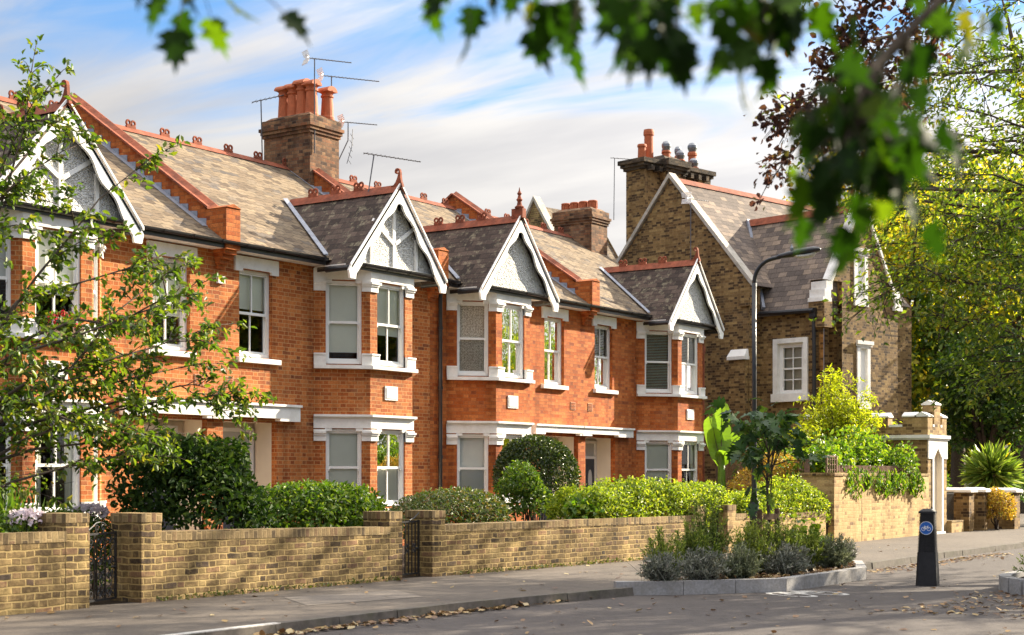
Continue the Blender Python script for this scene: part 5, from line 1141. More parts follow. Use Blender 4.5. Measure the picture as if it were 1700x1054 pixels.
# ------------------------------------------------------------------ plants in the planters
lv = 'lavender bushes in the street planter'; rm = 'feathery green bushes in the street planter'
def tuft(name, label, cat, x, y, n, length, mat, group, seed, rad=.16, spread=.55, up=.75, width=.012, z=.06, droop=.12, stalk=False):
    """bush of leafy sprigs: many thin stems, each set with short narrow leaves"""
    r = thing(name, label, cat, (x, y, z), group=group); q = np.random.RandomState(seed); m = MB(); P, T = [], []
    for k in range(n):
        a = q.uniform(0, 6.28); o = abs(q.normal(0, 1)); d = unit(np.array((math.cos(a)*o*spread, math.sin(a)*o*spread, up*q.uniform(.7, 1.2)+.1))); L = length*(1-.28*min(o, 2)*.5)*q.uniform(.55, 1.15)
        b0 = np.array((math.cos(a)*rad*q.rand(), math.sin(a)*rad*q.rand(), -.02)); e = b0+d*L-np.array((0, 0, droop*L*o*.4)); md = b0+d*L*.55+np.array((0, 0, .02)); m.tube([tuple(b0), tuple(md), tuple(e)], [.004, .003, .0015], 3, cap=False)
        kk = int(16+L*46); f = q.uniform(.12, 1.03, kk)[:, None]; p = np.where(f < .55, b0+(md-b0)*f/.55, md+(e-md)*(f-.55)/.45); P.append(p+q.normal(0, .008, p.shape)); T.append(d*.75+q.normal(0, .5, p.shape))
    m.build('stem', M['twig'], r, recalc=False); P = np.concatenate(P); T = np.concatenate(T); n_ = len(P)
    leafmesh('foliage', P, T, rdir(n_, q), q.uniform(.035, .075, n_), mat, r, width=.24, shape='quad')
    if stalk: blades('flower_stalk', (0, 0, 0), 40, length*1.3, spread*.8, .006, M['lf_lav'], r, up=up, droop=.05, seed=seed+1, rad=rad)
    return r
LV = [(17.42, -10.66), (17.88, -10.98), (18.50, -11.24), (19.55, -11.36), (20.05, -11.26), (21.45, -11.32), (22.15, -11.12)]
wd = ['leftmost', 'second from the left', 'third from the left', 'middle one', 'third from the right', 'second from the right', 'rightmost']
for i, (x, y) in enumerate(LV): tuft('lavender_bush', 'silvery lavender bush behind the planter edge, %s in the front row' % wd[i], 'shrub', x, y, 115, .38+.06*((i*7) % 3)/2, M[('lf_lav', 'lf_lav2')[(i*5) % 3 == 1]], lv, 40+i, rad=.12, spread=.55, up=.6, droop=.10, stalk=i < 6)
RM = [(17.9, -10.45, .62, 'low one at the left end of the planter'), (18.55, -10.55, .72, 'left of the two tallest'), (19.0, -10.5, 1.08, 'tallest, upright, behind the lavender'), (19.5, -10.95, .72, 'broad one in front of the tallest bush'), (20.2, -11.05, .72, 'just in front of the left tree stake'), (20.5, -10.6, .72, 'behind the tree stakes'), (21.1, -11.0, .66, 'right of the tree stakes'), (21.9, -10.8, .58, 'near the right end of the planter')]
for i, (x, y, l, w) in enumerate(RM): tuft('rosemary_bush', 'feathery green planter bush, ' + w, 'shrub', x, y, 95 if i != 2 else 75, l*.98, M[('lf_ros', 'lf_ros2')[i in (0, 3, 6)]], rm, 70+i, rad=.16 if i != 2 else .14, spread=.34 if i != 2 else .17, up=1.0, droop=.16)
for i, (x, y, l, mt, w) in enumerate(((20.3, -14.72, .42, 'lf_ros', 'green bush at the left of the rounded planter'), (20.35, -15.1, .42, 'lf_lav', 'grey lavender bush at the front of the rounded planter'), (21.2, -14.65, .5, 'lf_ros', 'green bush at the right edge of the photo in the rounded planter'), (21.2, -15.25, .42, 'lf_lav', 'grey lavender bush at the photo edge, lowest in the rounded planter'))):
    tuft('planter_bush', w, 'shrub', x, y, 95, l*1.15, M[mt], 'bushes in the rounded planter', 90+i, rad=.16, spread=.45, width=.008, z=.08)
# leafy mallow at the right end of the planter
ml = thing('mallow_plant', 'leafy plant with broad leaves on thin arching stems at the right end of the planter', 'plant', (21.6, -10.9, .05)); r = np.random.RandomState(3); m = MB(); P = []
for k in range(9):
    a = r.uniform(0, 6.28); L = r.uniform(.4, .8); e = np.array((math.cos(a)*L*.8, math.sin(a)*L*.5, .35+.45*r.rand())); md = e*np.array((.35, .35, .75)); m.tube([(0, 0, 0), tuple(md), tuple(e)], [.008, .006, .003], 4)
    for f in np.linspace(.3, 1.05, 9): P.append((md*(1-f)+e*f) if f > .5 else md*f*2)
m.build('stem', M['twig'], ml, recalc=False); P = np.array(P); n = len(P); leafmesh('leaf', P+r.normal(0, .05, (n, 3)), rdir(n, r)-np.array((0, 0, .2)), rdir(n, r)*.5+np.array((0, 0, 1)), r.uniform(.07, .14, n), M['lf_climb'], ml, width=.8)
# mulch of brown leaves in the planter
P = np.stack([rs.uniform(17.2, 22.8, 900), rs.uniform(-11.65, -10.6, 900), rs.uniform(.055, .085, 900)], 1); P = P[P[:, 1] > -11.72+np.clip(18.7-P[:, 0], 0, 9)*.75]
P = P[P[:, 1] > -11.66+np.clip(P[:, 0]-21.5, 0, 9)*.42]; n = len(P)
tag(leafmesh('leaf_mulch', P, rdir(n)*np.array((1, 1, .3)), rdir(n)*.5+np.array((0, 0, 1)), rs.uniform(.04, .09, n), M['lf_fallen'], width=.7), 'brown fallen leaves covering the soil of the long planter', 'leaf litter', kind='stuff')

# young fig-leaved tree with stakes
fx, fy = 20.15, -10.88
fig = thing('young_fig_tree', 'young tree with big dark lobed leaves, tied between two stakes in the planter', 'tree', (fx, fy, 0)); m = MB()
m.tube([(0, 0, 0), (.02, 0, .7), (-.01, .02, 1.3), (.0, 0, 1.75)], [.028, .024, .018, .012], 7); tips = []; r = np.random.RandomState(12)
m.tube([(.05, .02, .5), (.12, .03, 1.0), (.15, .0, 1.8)], [.014, .012, .009], 6)
for k in range(18):
    a = k*2.4; z0 = 1.25+.03*k; L = .30+.35*r.rand(); e = np.array((math.cos(a)*L, math.sin(a)*L, 1.62+.72*r.rand())); m.tube([(0, 0, z0), (e[0]*.5, e[1]*.5, (z0+e[2])/2+.05), tuple(e)], [.010, .008, .004], 5); tips.append((np.array((0, 0, z0)), e))
m.build('trunk', M['bark'], fig, recalc=False); P = []
for s0, e in tips:
    for f in r.uniform(.5, 1.12, 11): P.append(s0*(1-f)+e*f+r.normal(0, .07, 3)+np.array((0, 0, .08)))
P = np.array(P); P = P[P[:, 2] > 1.35]; P = np.concatenate([P, np.stack([r.normal(-.30, .12, 8), r.normal(0, .08, 8), r.uniform(1.0, 1.25, 8)], 1)]); n = len(P); T = unit(P*np.array((1, 1, 0))+r.normal(0, .4, (n, 3))-np.array((0, 0, .25)))
leafmesh('crown', P, T, r.normal(0, .45, (n, 3))+np.array((0, 0, 1)), r.uniform(.15, .27, n), M['lf_fig'], fig, shape='lobed', curl=.3)
st = thing('tree_stake', 'pair of brown wooden stakes with a crossbar holding the young tree', 'tree stakes', (fx-.3, fy, 0)); m = MB()
for x in (-.29, .29):
    m = MB(); m.lathe(.3+x, 0, [(.037, -.05), (.037, .92), (.03, .95)], 10); m.build('stake', M['stake'], st)
m = MB(); m.box(.05, .56, -.055, -.037, .80, .88); m.build('crossbar', M['stake'], st)

# ------------------------------------------------------------------ shrubs behind the walls
hedge('low_hedge', 'low clipped green hedge behind the leftmost garden wall', 7.5, 11.0, -6.75, -5.9, .3, 1.0, 7000, .06, M['lf_green'], seed=1)
hedge('low_hedge', 'low green hedge seen through the scrolled gate', 11.3, 13.2, -5.6, -4.9, .0, .98, 5000, .06, M['lf_green'], seed=2)
for i, (px, py, y, w) in enumerate(((42, 862, -6.6, 'pale pink flower cluster above the leftmost low hedge'), (153, 853, -5.4, 'pale pink flower cluster behind the scrolled gate'))):
    c = at_y(px, py, y); fl = thing('flower_clump', w, 'flowers', (c[0], c[1], 0), group='pale pink flowers'); P, d = blob_pts(260, (0, 0, c[2]), (.22, .2, .10), seed=20+i); leafmesh('petal', P, rdir(260)+d, d+rdir(260)*.4, .05, M['petal'], fl, width=.9)
    m = MB()
    for k in range(8): m.tube([(rs.normal(0, .05), rs.normal(0, .05), 0), (rs.normal(0, .12), rs.normal(0, .1), c[2])], .006, 4)
    m.build('stem', M['twig'], fl)
rose = thing('climbing_rose', 'thin thorny climber with few leaves against the brick left of the dark bush', 'climber', (13.9, -1.0, 0)); m = MB(); P = []; r = np.random.RandomState(8)
for k in range(16):
    x0_, e = r.normal(0, .5), np.array((r.normal(0, .9), r.normal(-.5, .4), r.uniform(.8, 2.3))); md = np.array((x0_*.7+e[0]*.2, e[1]*.4, e[2]*.85)); pts = [(x0_*.5, 0, 0), tuple(md*.6), tuple(md), tuple(e)]; m.tube(pts, [.009, .007, .005, .003], 4)
    for f in r.uniform(0, 1, 16): P.append(md*(1-f)+e*f+r.normal(0, .05, 3))
    for f in r.uniform(.2, 1, 8): P.append(md*f+r.normal(0, .06, 3))
m.build('stem', M['twig'], rose, recalc=False); P = np.array(P); leafmesh('leaf', P, rdir(len(P), r), rdir(len(P), r), r.uniform(.04, .08, len(P)), M['lf_vary'], rose)
fern = thing('fern_shrub', 'feathery green shrub in front of the lower left bay window', 'shrub', (13.6, -2.0, 0)); blades('foliage', (0, 0, .2), 160, 1.5, .22, .05, M['lf_green'], fern, up=1.0, droop=.15, rad=.3, seed=9)

bush('camellia_bush', 'large dark glossy bush behind the wall right of the scrolled gate', 'bush', (14.12, -5.7, 1.10), (1.10, .9, 1.0), 8000, .095, M['lf_cam'], lump=.6, shell=.25, seed=3, base=(14.12, -5.7, 0))
bush('green_bush', 'bright mid green bush right of the large dark bush, in front of the cream blinds', 'bush', (15.95, -6.1, .74), (1.35, .62, .58), 6500, .08, M['lf_green'], lump=.4, shell=.4, seed=4, base=(16.1, -6.1, 0))
bush('variegated_bush', 'two tone green bush with reddish leaves just right of the barred gate', 'bush', (19.05, -6.15, .70), (1.35, .6, .49), 5600, .065, M['lf_vary'], lump=.2, shell=.4, seed=5, base=(19.05, -6.15, 0))
bush('ivy_bush', 'dark ivy growing behind the barred gate', 'bush', (17.3, -5.6, .45), (.7, .4, .52), 2200, .06, M['lf_cam'], seed=6, base=(17.3, -5.6, 0))
bush('clipped_bush', 'round ball shaped clipped bush in front of the paired porches', 'bush', (23.64, -4.6, 1.36), (.80, .80, .78), 11000, .06, M['lf_ball'], lump=.05, shell=.72, seed=7, base=(23.64, -4.6, 0))
bush('loose_shrub', 'loose green shrub growing at the left foot of the round clipped bush', 'bush', (22.2, -5.4, .95), (.62, .5, .62), 3000, .075, M['lf_green'], lump=.35, shell=.3, seed=8, base=(22.2, -5.4, 0))
bush('loose_shrub', 'small light green plant hanging over the wall below the round clipped bush', 'bush', (21.75, -6.85, .78), (.5, .3, .30), 700, .10, M['lf_climb'], lump=.35, shell=.3, seed=9, base=(21.75, -6.85, 0), width=.7)
def rise(u): return .10*np.sin(np.clip(u, 0, 1)*math.pi)-.02
hedge('clipped_hedge', 'long bright yellow green hedge right of the round clipped bush, overhanging the garden wall', 21.5, 26.3, -7.35, -6.2, .45, 1.20, 20000, .065, M['lf_hedge'], seed=3, rise=rise, slope=-.045)
def rise2(u): return .22*np.exp(-((u-.72)/.2)**2)-.05
hedge('clipped_hedge', 'bright yellow green hedge with a rounded right end, behind the street lamp post', 26.2, 30.2, -7.65, -6.6, .45, 1.12, 14000, .065, M['lf_hedge'], seed=4, rise=rise2, slope=-.04)
bush('autumn_shrub', 'orange and yellow autumn shrub in front of the trellis', 'bush', (31.1, -5.75, 1.25), (1.35, .6, .72), 4200, .07, M['lf_autumn'], lump=.35, shell=.2, seed=10, base=(31.1, -5.75, 0))
bush('dark_shrub', 'dark green shrub at the foot of the banana plant, beside the end of the terrace', 'bush', (37.9, -2.6, 1.2), (1.3, .7, 1.2), 4200, .10, M['lf_climb'], lump=.3, shell=.3, seed=11, base=(37.9, -2.6, 0))
r = np.random.RandomState(33); canes = []
for k in range(64):
    bx_, by_ = 34.9+r.normal(0, .35), -5.9+r.normal(0, .2); L = abs(r.normal(0, .75)); a_ = r.uniform(0, 6.28); h_ = max(1.5, 3.95-1.15*L-.5*r.rand()); e = np.array((bx_+math.cos(a_)*L*1.25, by_+math.sin(a_)*L*.7, h_))
    if k % 4 == 0: e = np.array((bx_+r.uniform(1.0, 2.7), by_+r.normal(0, .4), r.uniform(2.1, 2.9)))
    if k % 7 == 1: e = np.array((bx_-r.uniform(.8, 1.9), by_+r.normal(0, .3), r.uniform(1.9, 2.5)))
    canes.append([np.array((bx_, by_, 1.0)), np.array((bx_*.6+e[0]*.4, by_*.6+e[1]*.4, 1+(e[2]-1)*.72)), np.array((bx_*.25+e[0]*.75, by_*.25+e[1]*.75, 1+(e[2]-1)*1.0)), e])
tree('golden_bamboo', 'loose feathery golden shrub glowing in the sun behind the tall yellow wall', (34.9, -5.9, 0), canes, 8, .30, 12, .13, M['lf_gold'], 34, spread=.6, rad=.012, width=.24, droop=.5, start=.35, jitter=.05, cat='shrub', shape='quad')
cl = thing('wall_climber', 'leafy green climber tumbling over the top of the tall yellow wall', 'climber', (33.6, -6.95, 0)); r = np.random.RandomState(77); m = MB()
for k in range(19):
    u_ = -2.7+4.75*k/18+r.normal(0, .10); hgt = .34+.30*math.exp(-((u_+.3)/1.4)**2)*r.uniform(.5, 1.2); q = (u_, r.normal(0, .18), 1.45+hgt*.8); P, d = blob_pts(330, q, (.42, .36, hgt), .6, .1, False, seed=200+k)
    leafmesh('foliage', P, rdir(330, r)+d*.4-np.array((0, 0, .35)), d*.5+rdir(330, r)*.8+np.array((0, 0, .4)), r.uniform(.06, .15, 330), M['lf_climb'], cl, width=.5)
    m.tube([(u_, .1, 0), (u_, .15, 1.2), q], [.02, .015, .006], 5)
    if k % 2: P, d = blob_pts(150, (u_, -.72, 1.36-.12*r.rand()), (.26, .10, .26), .7, .1, False, seed=300+k); leafmesh('foliage', P, rdir(150, r)*.6-np.array((0, 0, 1)), rdir(150, r)*.6-np.array((0, 1, 0)), r.uniform(.06, .13, 150), M['lf_climb'], cl, width=.5)
m.build('stem', M['twig'], cl, recalc=False)
bush('orange_shrub', 'low orange and yellow shrub between two brick gate piers', 'bush', (40.55, -7.95, .48), (.62, .45, .62), 2200, .075, M['lf_autumn'], lump=.25, shell=.3, seed=17, base=(40.55, -7.95, 0))
bush('railing_shrub', 'green shrub showing through the railing by the castellated gateway', 'bush', (39.4, -6.6, .9), (.9, .5, 1.0), 2200, .09, M['lf_green'], lump=.3, seed=18, base=(39.4, -6.6, 0))
bush('roadside_shrub', 'dark shrub behind the railing at the far right edge', 'bush', (46.0, -6.6, .9), (1.2, .7, .75), 2000, .09, M['lf_deep'], lump=.3, seed=19, base=(46.0, -6.6, 0))
# banana plant
bn = thing('banana_plant', 'banana plant with huge glowing upright leaves at the end of the terrace', 'plant', (36.95, -1.75, 0))
m = MB(); m.lathe(0, 0, [(.14, 0), (.11, 1.2), (.07, 2.2)], 10); m.build('stem', M['lf_ban'], bn)
def bleaf(base, tip, w, bend):
    base, tip = np.array(base, float), np.array(tip, float); ax = unit(tip-base); side = unit(np.cross(ax, (.826, .5635, .2))); nn = np.cross(side, ax); L = np.linalg.norm(tip-base); v, f = [], []
    for i in range(13):
        s = i/12; c = base+(tip-base)*s+nn*bend*math.sin(s*math.pi)*.5-np.array((0, 0, bend*s*s*.8)); ww = max(.012, w*min(1, s*3.2+.05)**.8*math.sqrt(max(0, 1-max(0, (s-.45)/.55)**3)))
        for k, q in enumerate((-1, -.5, 0, .5, 1)): v.append(tuple(c+side*ww*q*.5+nn*(.10*w*(abs(q)))+np.array((0, 0, .012*math.sin(i*2.2+k)))))
    for i in range(12):
        for k in range(4): f.append((i*5+k, i*5+k+1, i*5+k+6, i*5+k+5))
    me = bpy.data.meshes.new('leaf'); me.from_pydata(v, [], f); me.polygons.foreach_set('use_smooth', [True]*len(f)); lf_ = link('leaf', me, M['lf_ban'], bn); mr_ = MB(); mr_.tube([v[i*5+2] for i in range(13)], list(np.linspace(.022, .006, 13)), 5); mr_.build('midrib', M['weed'], lf_)
for a in (((0, 0, 1.75), (.05, .0, 3.55), .52, .1), ((0, 0, 1.6), (-.30, .1, 2.95), .45, .3), ((0, 0, 1.6), (-.25, -.3, 2.3), .45, .3), ((.1, 0, 1.7), (.28, .1, 3.35), .32, .15), ((0, 0, 1.8), (.6, -.35, 2.9), .5, .4), ((0, 0, 1.8), (.25, .5, 3.3), .5, .3)): bleaf(*a)
# cordyline
cd = thing('spiky_palm', 'spiky round headed cordyline palm behind the brick gate piers', 'palm', (43.0, -7.1, 0)); m = MB(); m.lathe(0, 0, [(.13, 0), (.10, .8), (.09, 1.5)], 10); m.build('trunk', M['bark'], cd)
r = np.random.RandomState(4); n = 420; d = rdir(n, r); d[:, 2] = d[:, 2]*.85+.18; d = unit(d); L = r.uniform(.75, 1.0, n)*.95; T = d; P = np.array((0, 0, 1.5))+d*.06
leafmesh('crown', P, T, np.cross(d, rdir(n, r)), L, M['lf_cord'], cd, width=.085, curl=.10, fold=.01)

# ------------------------------------------------------------------ trees
def pxl(pts): return [at_depth(a, b, c) for a, b, c in pts]
left = [pxl(q) for q in (
    [(-90, 770, 17), (10, 692, 17.2), (90, 645, 17.5), (135, 590, 17.8), (190, 520, 18.1), (255, 470, 18.5)],
    [(-85, 720, 17), (60, 625, 17.6), (150, 605, 18), (250, 578, 18.6), (335, 548, 19.2)],
    [(-90, 810, 17), (40, 730, 17.5), (150, 690, 18), (260, 668, 18.6), (375, 655, 19.3)],
    [(-85, 640, 17), (0, 545, 17.2), (60, 460, 17.4), (110, 400, 17.7), (165, 330, 18), (225, 282, 18.3)],
    [(-85, 600, 17), (-20, 400, 17.1), (15, 300, 17.2), (40, 210, 17.3), (48, 150, 17.4)],
    [(-85, 620, 17), (30, 500, 17.8), (130, 470, 18.3), (230, 440, 18.8)],
    [(-90, 850, 17), (20, 800, 17.2), (110, 775, 17.5), (215, 760, 18)],
    [(-85, 660, 17), (20, 590, 16.6), (120, 560, 16.6), (230, 520, 16.8)],
    [(-85, 700, 17), (40, 665, 16.8), (120, 700, 17), (190, 715, 17.3)],
    [(-80, 420, 17), (-10, 310, 17.2), (25, 230, 17.4), (60, 175, 17.6)],
    [(-85, 520, 17), (-20, 350, 17.0), (30, 300, 17.1), (75, 270, 17.3)],
    [(-90, 700, 17), (50, 560, 17.2), (130, 530, 17.5), (215, 545, 17.9), (280, 500, 18.2)],
    [(-90, 760, 17), (60, 700, 18.2), (190, 668, 18.8), (300, 640, 19.3), (345, 668, 19.5)],
    [(-90, 740, 17), (20, 660, 17.8), (110, 640, 18.3), (185, 612, 18.6)],
    [(-90, 790, 17), (60, 745, 17.6), (150, 735, 18.1), (245, 722, 18.5)],
    [(-85, 680, 17), (30, 640, 17.9), (130, 650, 18.6), (230, 625, 19), (300, 610, 19.3)])]
tb = at_depth(-110, 1000, 17.0); tb[2] = 0
tree('young_tree', 'young light green tree at the left edge, its leafy branches covering the leftmost house', tb, left, 6.2, .32, 13, .10, M['lf_tree'], 21, spread=.55, bias=(0, 0, -.05), nup=1.1, flat=.5, trunk=[((tb[0], tb[1], -.05), .11), ((tb[0], tb[1], .8), .09), (tuple(at_depth(-90, 700, 17)), .075), (tuple(at_depth(-85, 520, 17)), .05), (tuple(at_depth(-70, 300, 17)), .02)], rad=.024, sub=1.5, subl=.62, start=.15, jitter=.035, droop=.30, width=.5)

# street tree across the road whose crown hangs into the right of the view and shades road and walls
t1 = auto_tree('street_tree', 'tall olive green street tree whose layered branches hang in from the right edge', 28.9, -17.2, 12, 6.4, 6.7, M['lf_ash'], 5, lean=(0, 2.7), n_limb=36, per_m=2.6, k=15, size=.13, tl=.9, sub=.8, subl=1.5, trunk_r=.24, squash=.46, spread=.6)
cop = [pxl(q) for q in (
    [(2150, 60, 16), (1800, -140, 15.5), (1600, -40, 15), (1480, 60, 14.8), (1410, 150, 14.7), (1340, 225, 14.6)],
    [(1600, -40, 15), (1500, -20, 14.6), (1420, 20, 14.4), (1390, 110, 14.2)],
    [(1600, -40, 15), (1560, 60, 14.8), (1500, 140, 14.6), (1460, 200, 14.6)],
    [(1480, 60, 14.8), (1420, 70, 14.5), (1370, 130, 14.5)],
    [(1800, -140, 15.5), (1650, -120, 15), (1480, -60, 14.6), (1400, -30, 14.5)])]
cb = at_depth(2150, 900, 16); cb[2] = 0
tree('copper_tree', 'copper leaved tree branch hanging against the white sky at the upper right', cb, cop, 14, .34, 11, .075, M['lf_copper'], 31, spread=.7, trunk=[((cb[0], cb[1], -.1), .25), ((cb[0], cb[1], 2), .2), (tuple(at_depth(2150, 60, 16)), .15), (tuple(at_depth(2130, -500, 16)), .05)], rad=.018, sub=1.6, subl=.6, start=.3, jitter=.05, width=.7, shape='oval')
ash = [pxl(q) for q in (
    [(2200, 300, 22), (1900, 280, 21.5), (1750, 230, 21), (1640, 190, 20.8), (1560, 170, 20.6), (1510, 200, 20.5)],
    [(1900, 280, 21.5), (1760, 330, 21), (1650, 290, 20.7), (1570, 290, 20.5), (1515, 300, 20.5)],
    [(1900, 280, 21.5), (1760, 120, 21), (1680, 90, 20.8), (1590, 120, 20.6)],
    [(1900, 280, 21.5), (1780, 40, 21), (1690, 0, 20.8), (1620, 50, 20.8)],
    [(2200, 420, 22), (1850, 420, 21.5), (1700, 380, 21), (1620, 360, 20.7), (1550, 350, 20.5)],
    [(2200, 520, 22), (1850, 520, 21.5), (1700, 480, 21), (1600, 470, 20.7), (1530, 455, 20.5), (1500, 470, 20.4)],
    [(2200, 600, 22), (1850, 620, 21.5), (1720, 570, 21), (1650, 540, 20.7), (1600, 530, 20.5)],
    [(1850, 420, 21.5), (1720, 430, 21.8), (1620, 410, 22), (1550, 405, 22)],
    [(1850, 620, 21.5), (1760, 630, 21.3), (1700, 600, 21.2), (1660, 600, 21)])]
ab = at_depth(2200, 900, 22); ab[2] = 0
tree('overhanging_tree', 'fine leaved tree with long dark branches reaching in above the gateway', ab, ash, 8, .58, 12, .105, M['lf_ash'], 41, flat=.5, spread=.55, bias=(0, 0, -.08), trunk=[((ab[0], ab[1], -.1), .26), ((ab[0], ab[1], 3), .2), (tuple(at_depth(2200, 300, 22)), .13), (tuple(at_depth(2190, -100, 22)), .06)], rad=.022, sub=1.7, subl=.9, start=.2, jitter=.10, width=.42, shape='quad')
gb = 'trees beyond the gothic house'
def bg(label, px, d, rad, cz, mat, seed, size=.28, n=11000, squash=1.0):
    p = at_depth(px, 800, d); r = np.random.RandomState(seed); b = np.array((p[0], p[1], 0.0)); root = thing('background_tree', label, 'tree', b, group=gb); c = np.array((0, 0, cz)); m = MB()
    m.tube([(0, 0, -.1), (0, 0, .6), (.1, 0, cz*.6), (0, .1, cz+rad*.4)], [.42, .34, .24, .06], 9); P, N = [], []; k = 34
    for i in range(k):
        dr = rdir(1, r)[0]; q = c+dr*np.array((rad, rad, rad*squash))*r.uniform(.35, .92); rr = rad*r.uniform(.22, .36); m.tube([(0, 0, cz*.45), tuple((q+np.array((0, 0, cz*.6)))*.5), tuple(q)], [.12, .07, .02], 5)
        P_, d_ = blob_pts(n//k, q, (rr*1.15, rr*1.15, rr*.62), .35, .25, False, seed=seed*40+i); P.append(P_); N.append(d_)
    m.build('trunk', M['bark'], root, recalc=False); P = np.concatenate(P); N = np.concatenate(N); nn = len(P)
    leafmesh('crown', P, rdir(nn, r)-np.array((0, 0, .3)), N*.6+rdir(nn, r)*.8+np.array((0, 0, .5)), size*r.uniform(.6, 1.3, nn), mat, root, width=.6, shape='quad')
    return root
bg('yellow green tree right behind the gable of the gothic house', 1495, 60, 5.4, 8.0, M['lf_yellow'], 51, squash=1.25)
bg('golden autumn tree behind the castellated gateway', 1590, 66, 6.4, 8.6, M['lf_yellow'], 52, squash=1.15)
bg('mid green tree at the right edge beyond the spiky palm', 1690, 58, 5.6, 8.2, M['lf_green'], 53)
bg('dark green tree directly above the spiky palm', 1640, 54, 2.7, 4.3, M['lf_deep'], 54, size=.2)
bg('tall yellow tree farthest back at the right', 1650, 85, 9.0, 12.5, M['lf_yellow'], 55, size=.36)
bg('tree top just showing over the gothic roof ridge', 1325, 84, 4.2, 11.4, M['lf_green'], 56, size=.3, n=6000)
bg('low dark tree behind the gateway railing', 1570, 75, 3.6, 4.2, M['lf_yellow'], 57, size=.25)
for i_, (x_, y_) in enumerate(((58, -31), (70, -35), (83, -39), (97, -43), (46, -29))):
    r0_ = np.random.RandomState(900+i_); c_ = np.array((0, 0, 7.5)); o_t = thing('roadside_tree', 'broad green tree on the far side of the road, mirrored in the terrace windows', 'tree', (x_, y_, 0), group='trees across the road'); m = MB(); m.tube([(0, 0, -.1), (0, 0, 3), (.2, 0, 9)], [.35, .28, .08], 8); m.build('trunk', M['bark'], o_t); P, d = blob_pts(3000, (0, 0, 7.2), (6.5, 6.5, 6.2), .4, .3, False, seed=900+i_); leafmesh('crown', P, rdir(3000, r0_), d+rdir(3000, r0_)*.5, r0_.uniform(.35, .7, 3000), M['lf_ash'], o_t, width=.7, shape='quad')
# distant pale building glimpsed under the trees
fb2 = thing('distant_house', 'pale distant house glimpsed under the trees beyond the gateway', 'house', tuple(at_depth(1560, 812, 92)*np.array((1, 1, 0))), R(-40)); m = MB()
m.wall((0, 0), (1, 0), (0, -1), 12, -.1, 5.5, [(1+2.2*k, 2.0+2.2*k, 1.2, 2.6) for k in range(5)]+[(1+2.2*k, 2.0+2.2*k, 3.6, 4.8) for k in range(5)], .2); m.poly([(0, 0, 0), (0, 8, 0), (0, 8, 5.5), (0, 0, 5.5)]); m.poly([(0, 3, 0), (12, 3, 0), (12, 3, 5.5), (0, 3, 5.5)]); m.build('wall', M['white'], fb2)
m = MB(); m.prism([(-.3, -.3, 5.5), (-.3, 4, 8), (-.3, 8.3, 5.5)], (12.6, 0, 0)); m.build('roof', M['slate_dark'], fb2)

# near plane tree: trunk behind the viewpoint, leaves hanging into the top of the view
near = [([(2500, -900, 3.6), (1900, -330, 3.4), (1650, -90, 3.3), (1500, 60, 3.2), (1450, 110, 3.15), (1425, 170, 3.1), (1410, 215, 3.1)], 30, .60), ([(1460, 120, 3.15), (1435, 190, 3.1), (1405, 240, 3.08)], 34, .25), ([(1455, 200, 3.12), (1465, 255, 3.1), (1450, 290, 3.1)], 12, .2), ([(1900, -330, 3.4), (1450, -110, 3.3), (1260, -40, 3.2), (1140, -40, 3.15), (1100, -20, 3.1), (1082, 5, 3.1)], 32, .40),
        ([(1450, -110, 3.3), (1200, -70, 3.3), (980, -60, 3.3), (860, -50, 3.3), (770, -55, 3.3)], 44, .30), ([(1600, -130, 3.3), (1400, -40, 3.2), (1300, -20, 3.2), (1280, 5, 3.2)], 32, .35), ([(1000, -300, 3.6), (600, -120, 3.5), (400, -95, 3.4), (315, -75, 3.4)], 16, .82),
        ([(2200, -300, 3.6), (1800, -120, 3.5), (1680, -60, 3.4), (1590, -20, 3.4), (1545, 20, 3.4)], 12, .62), ([(1500, 60, 3.2), (1400, 180, 3.2), (1380, 170, 3.2), (1335, 190, 3.2)], 15, .4), ([(1500, 60, 3.2), (1510, 110, 3.3), (1490, 150, 3.3)], 6, .3)]
nb = np.array((6.5, -24.5, 0)); nt = thing('plane_tree', 'plane tree whose large dark leaves hang into the top of the view, close by', 'tree', nb); m = MB()
m.tube([(0, 0, -.1), (0, 0, .5), (-.1, .1, 3), (-.2, .2, 6)], [.34, .28, .23, .15], 12)
hub = at_depth(2500, -900, 3.6); m.tube([tuple(np.array((6.4, -24.4, 2.6))-nb), tuple((np.array((6.4, -24.4, 2.9))*.5+hub*.5)-nb+np.array((0, 0, .2))), tuple(hub-nb)], [.09, .06, .035], 8)
P, T, N = [], [], []; r = np.random.RandomState(17)
for pts, n, s0 in near:
    q = np.array(pxl(pts))-nb; m.tube([tuple(v) for v in q], list(np.linspace(.016, .004, len(q))), 6)
    for k in range(n):
        f = (s0+(1.04-s0)*r.rand()**.8)*(len(q)-1); i = min(int(f), len(q)-2); p = q[i]+(q[i+1]-q[i])*(f-i); off = r.normal(0, .055, 3); e = p+off-np.array((0, 0, .02+.04*r.rand())); m.tube([tuple(p), tuple((p+e)/2+np.array((0, 0, .01))), tuple(e)], .0016, 4)
        P.append(e); T.append(unit(off*4+r.normal(0, .28, 3)-np.array((0, 0, .95)))); N.append(r.normal(0, 1, 3)*np.array((1, 1, .35))+r.choice((-1, 1))*np.array((.35, -.5, .1)))
m.build('branch', M['bark'], nt, recalc=False); n = len(P); leafmesh('leaf', np.array(P), np.array(T), np.array(N), r.uniform(.065, .115, n), M['lf_plane'], nt, shape='lobed', curl=.3)

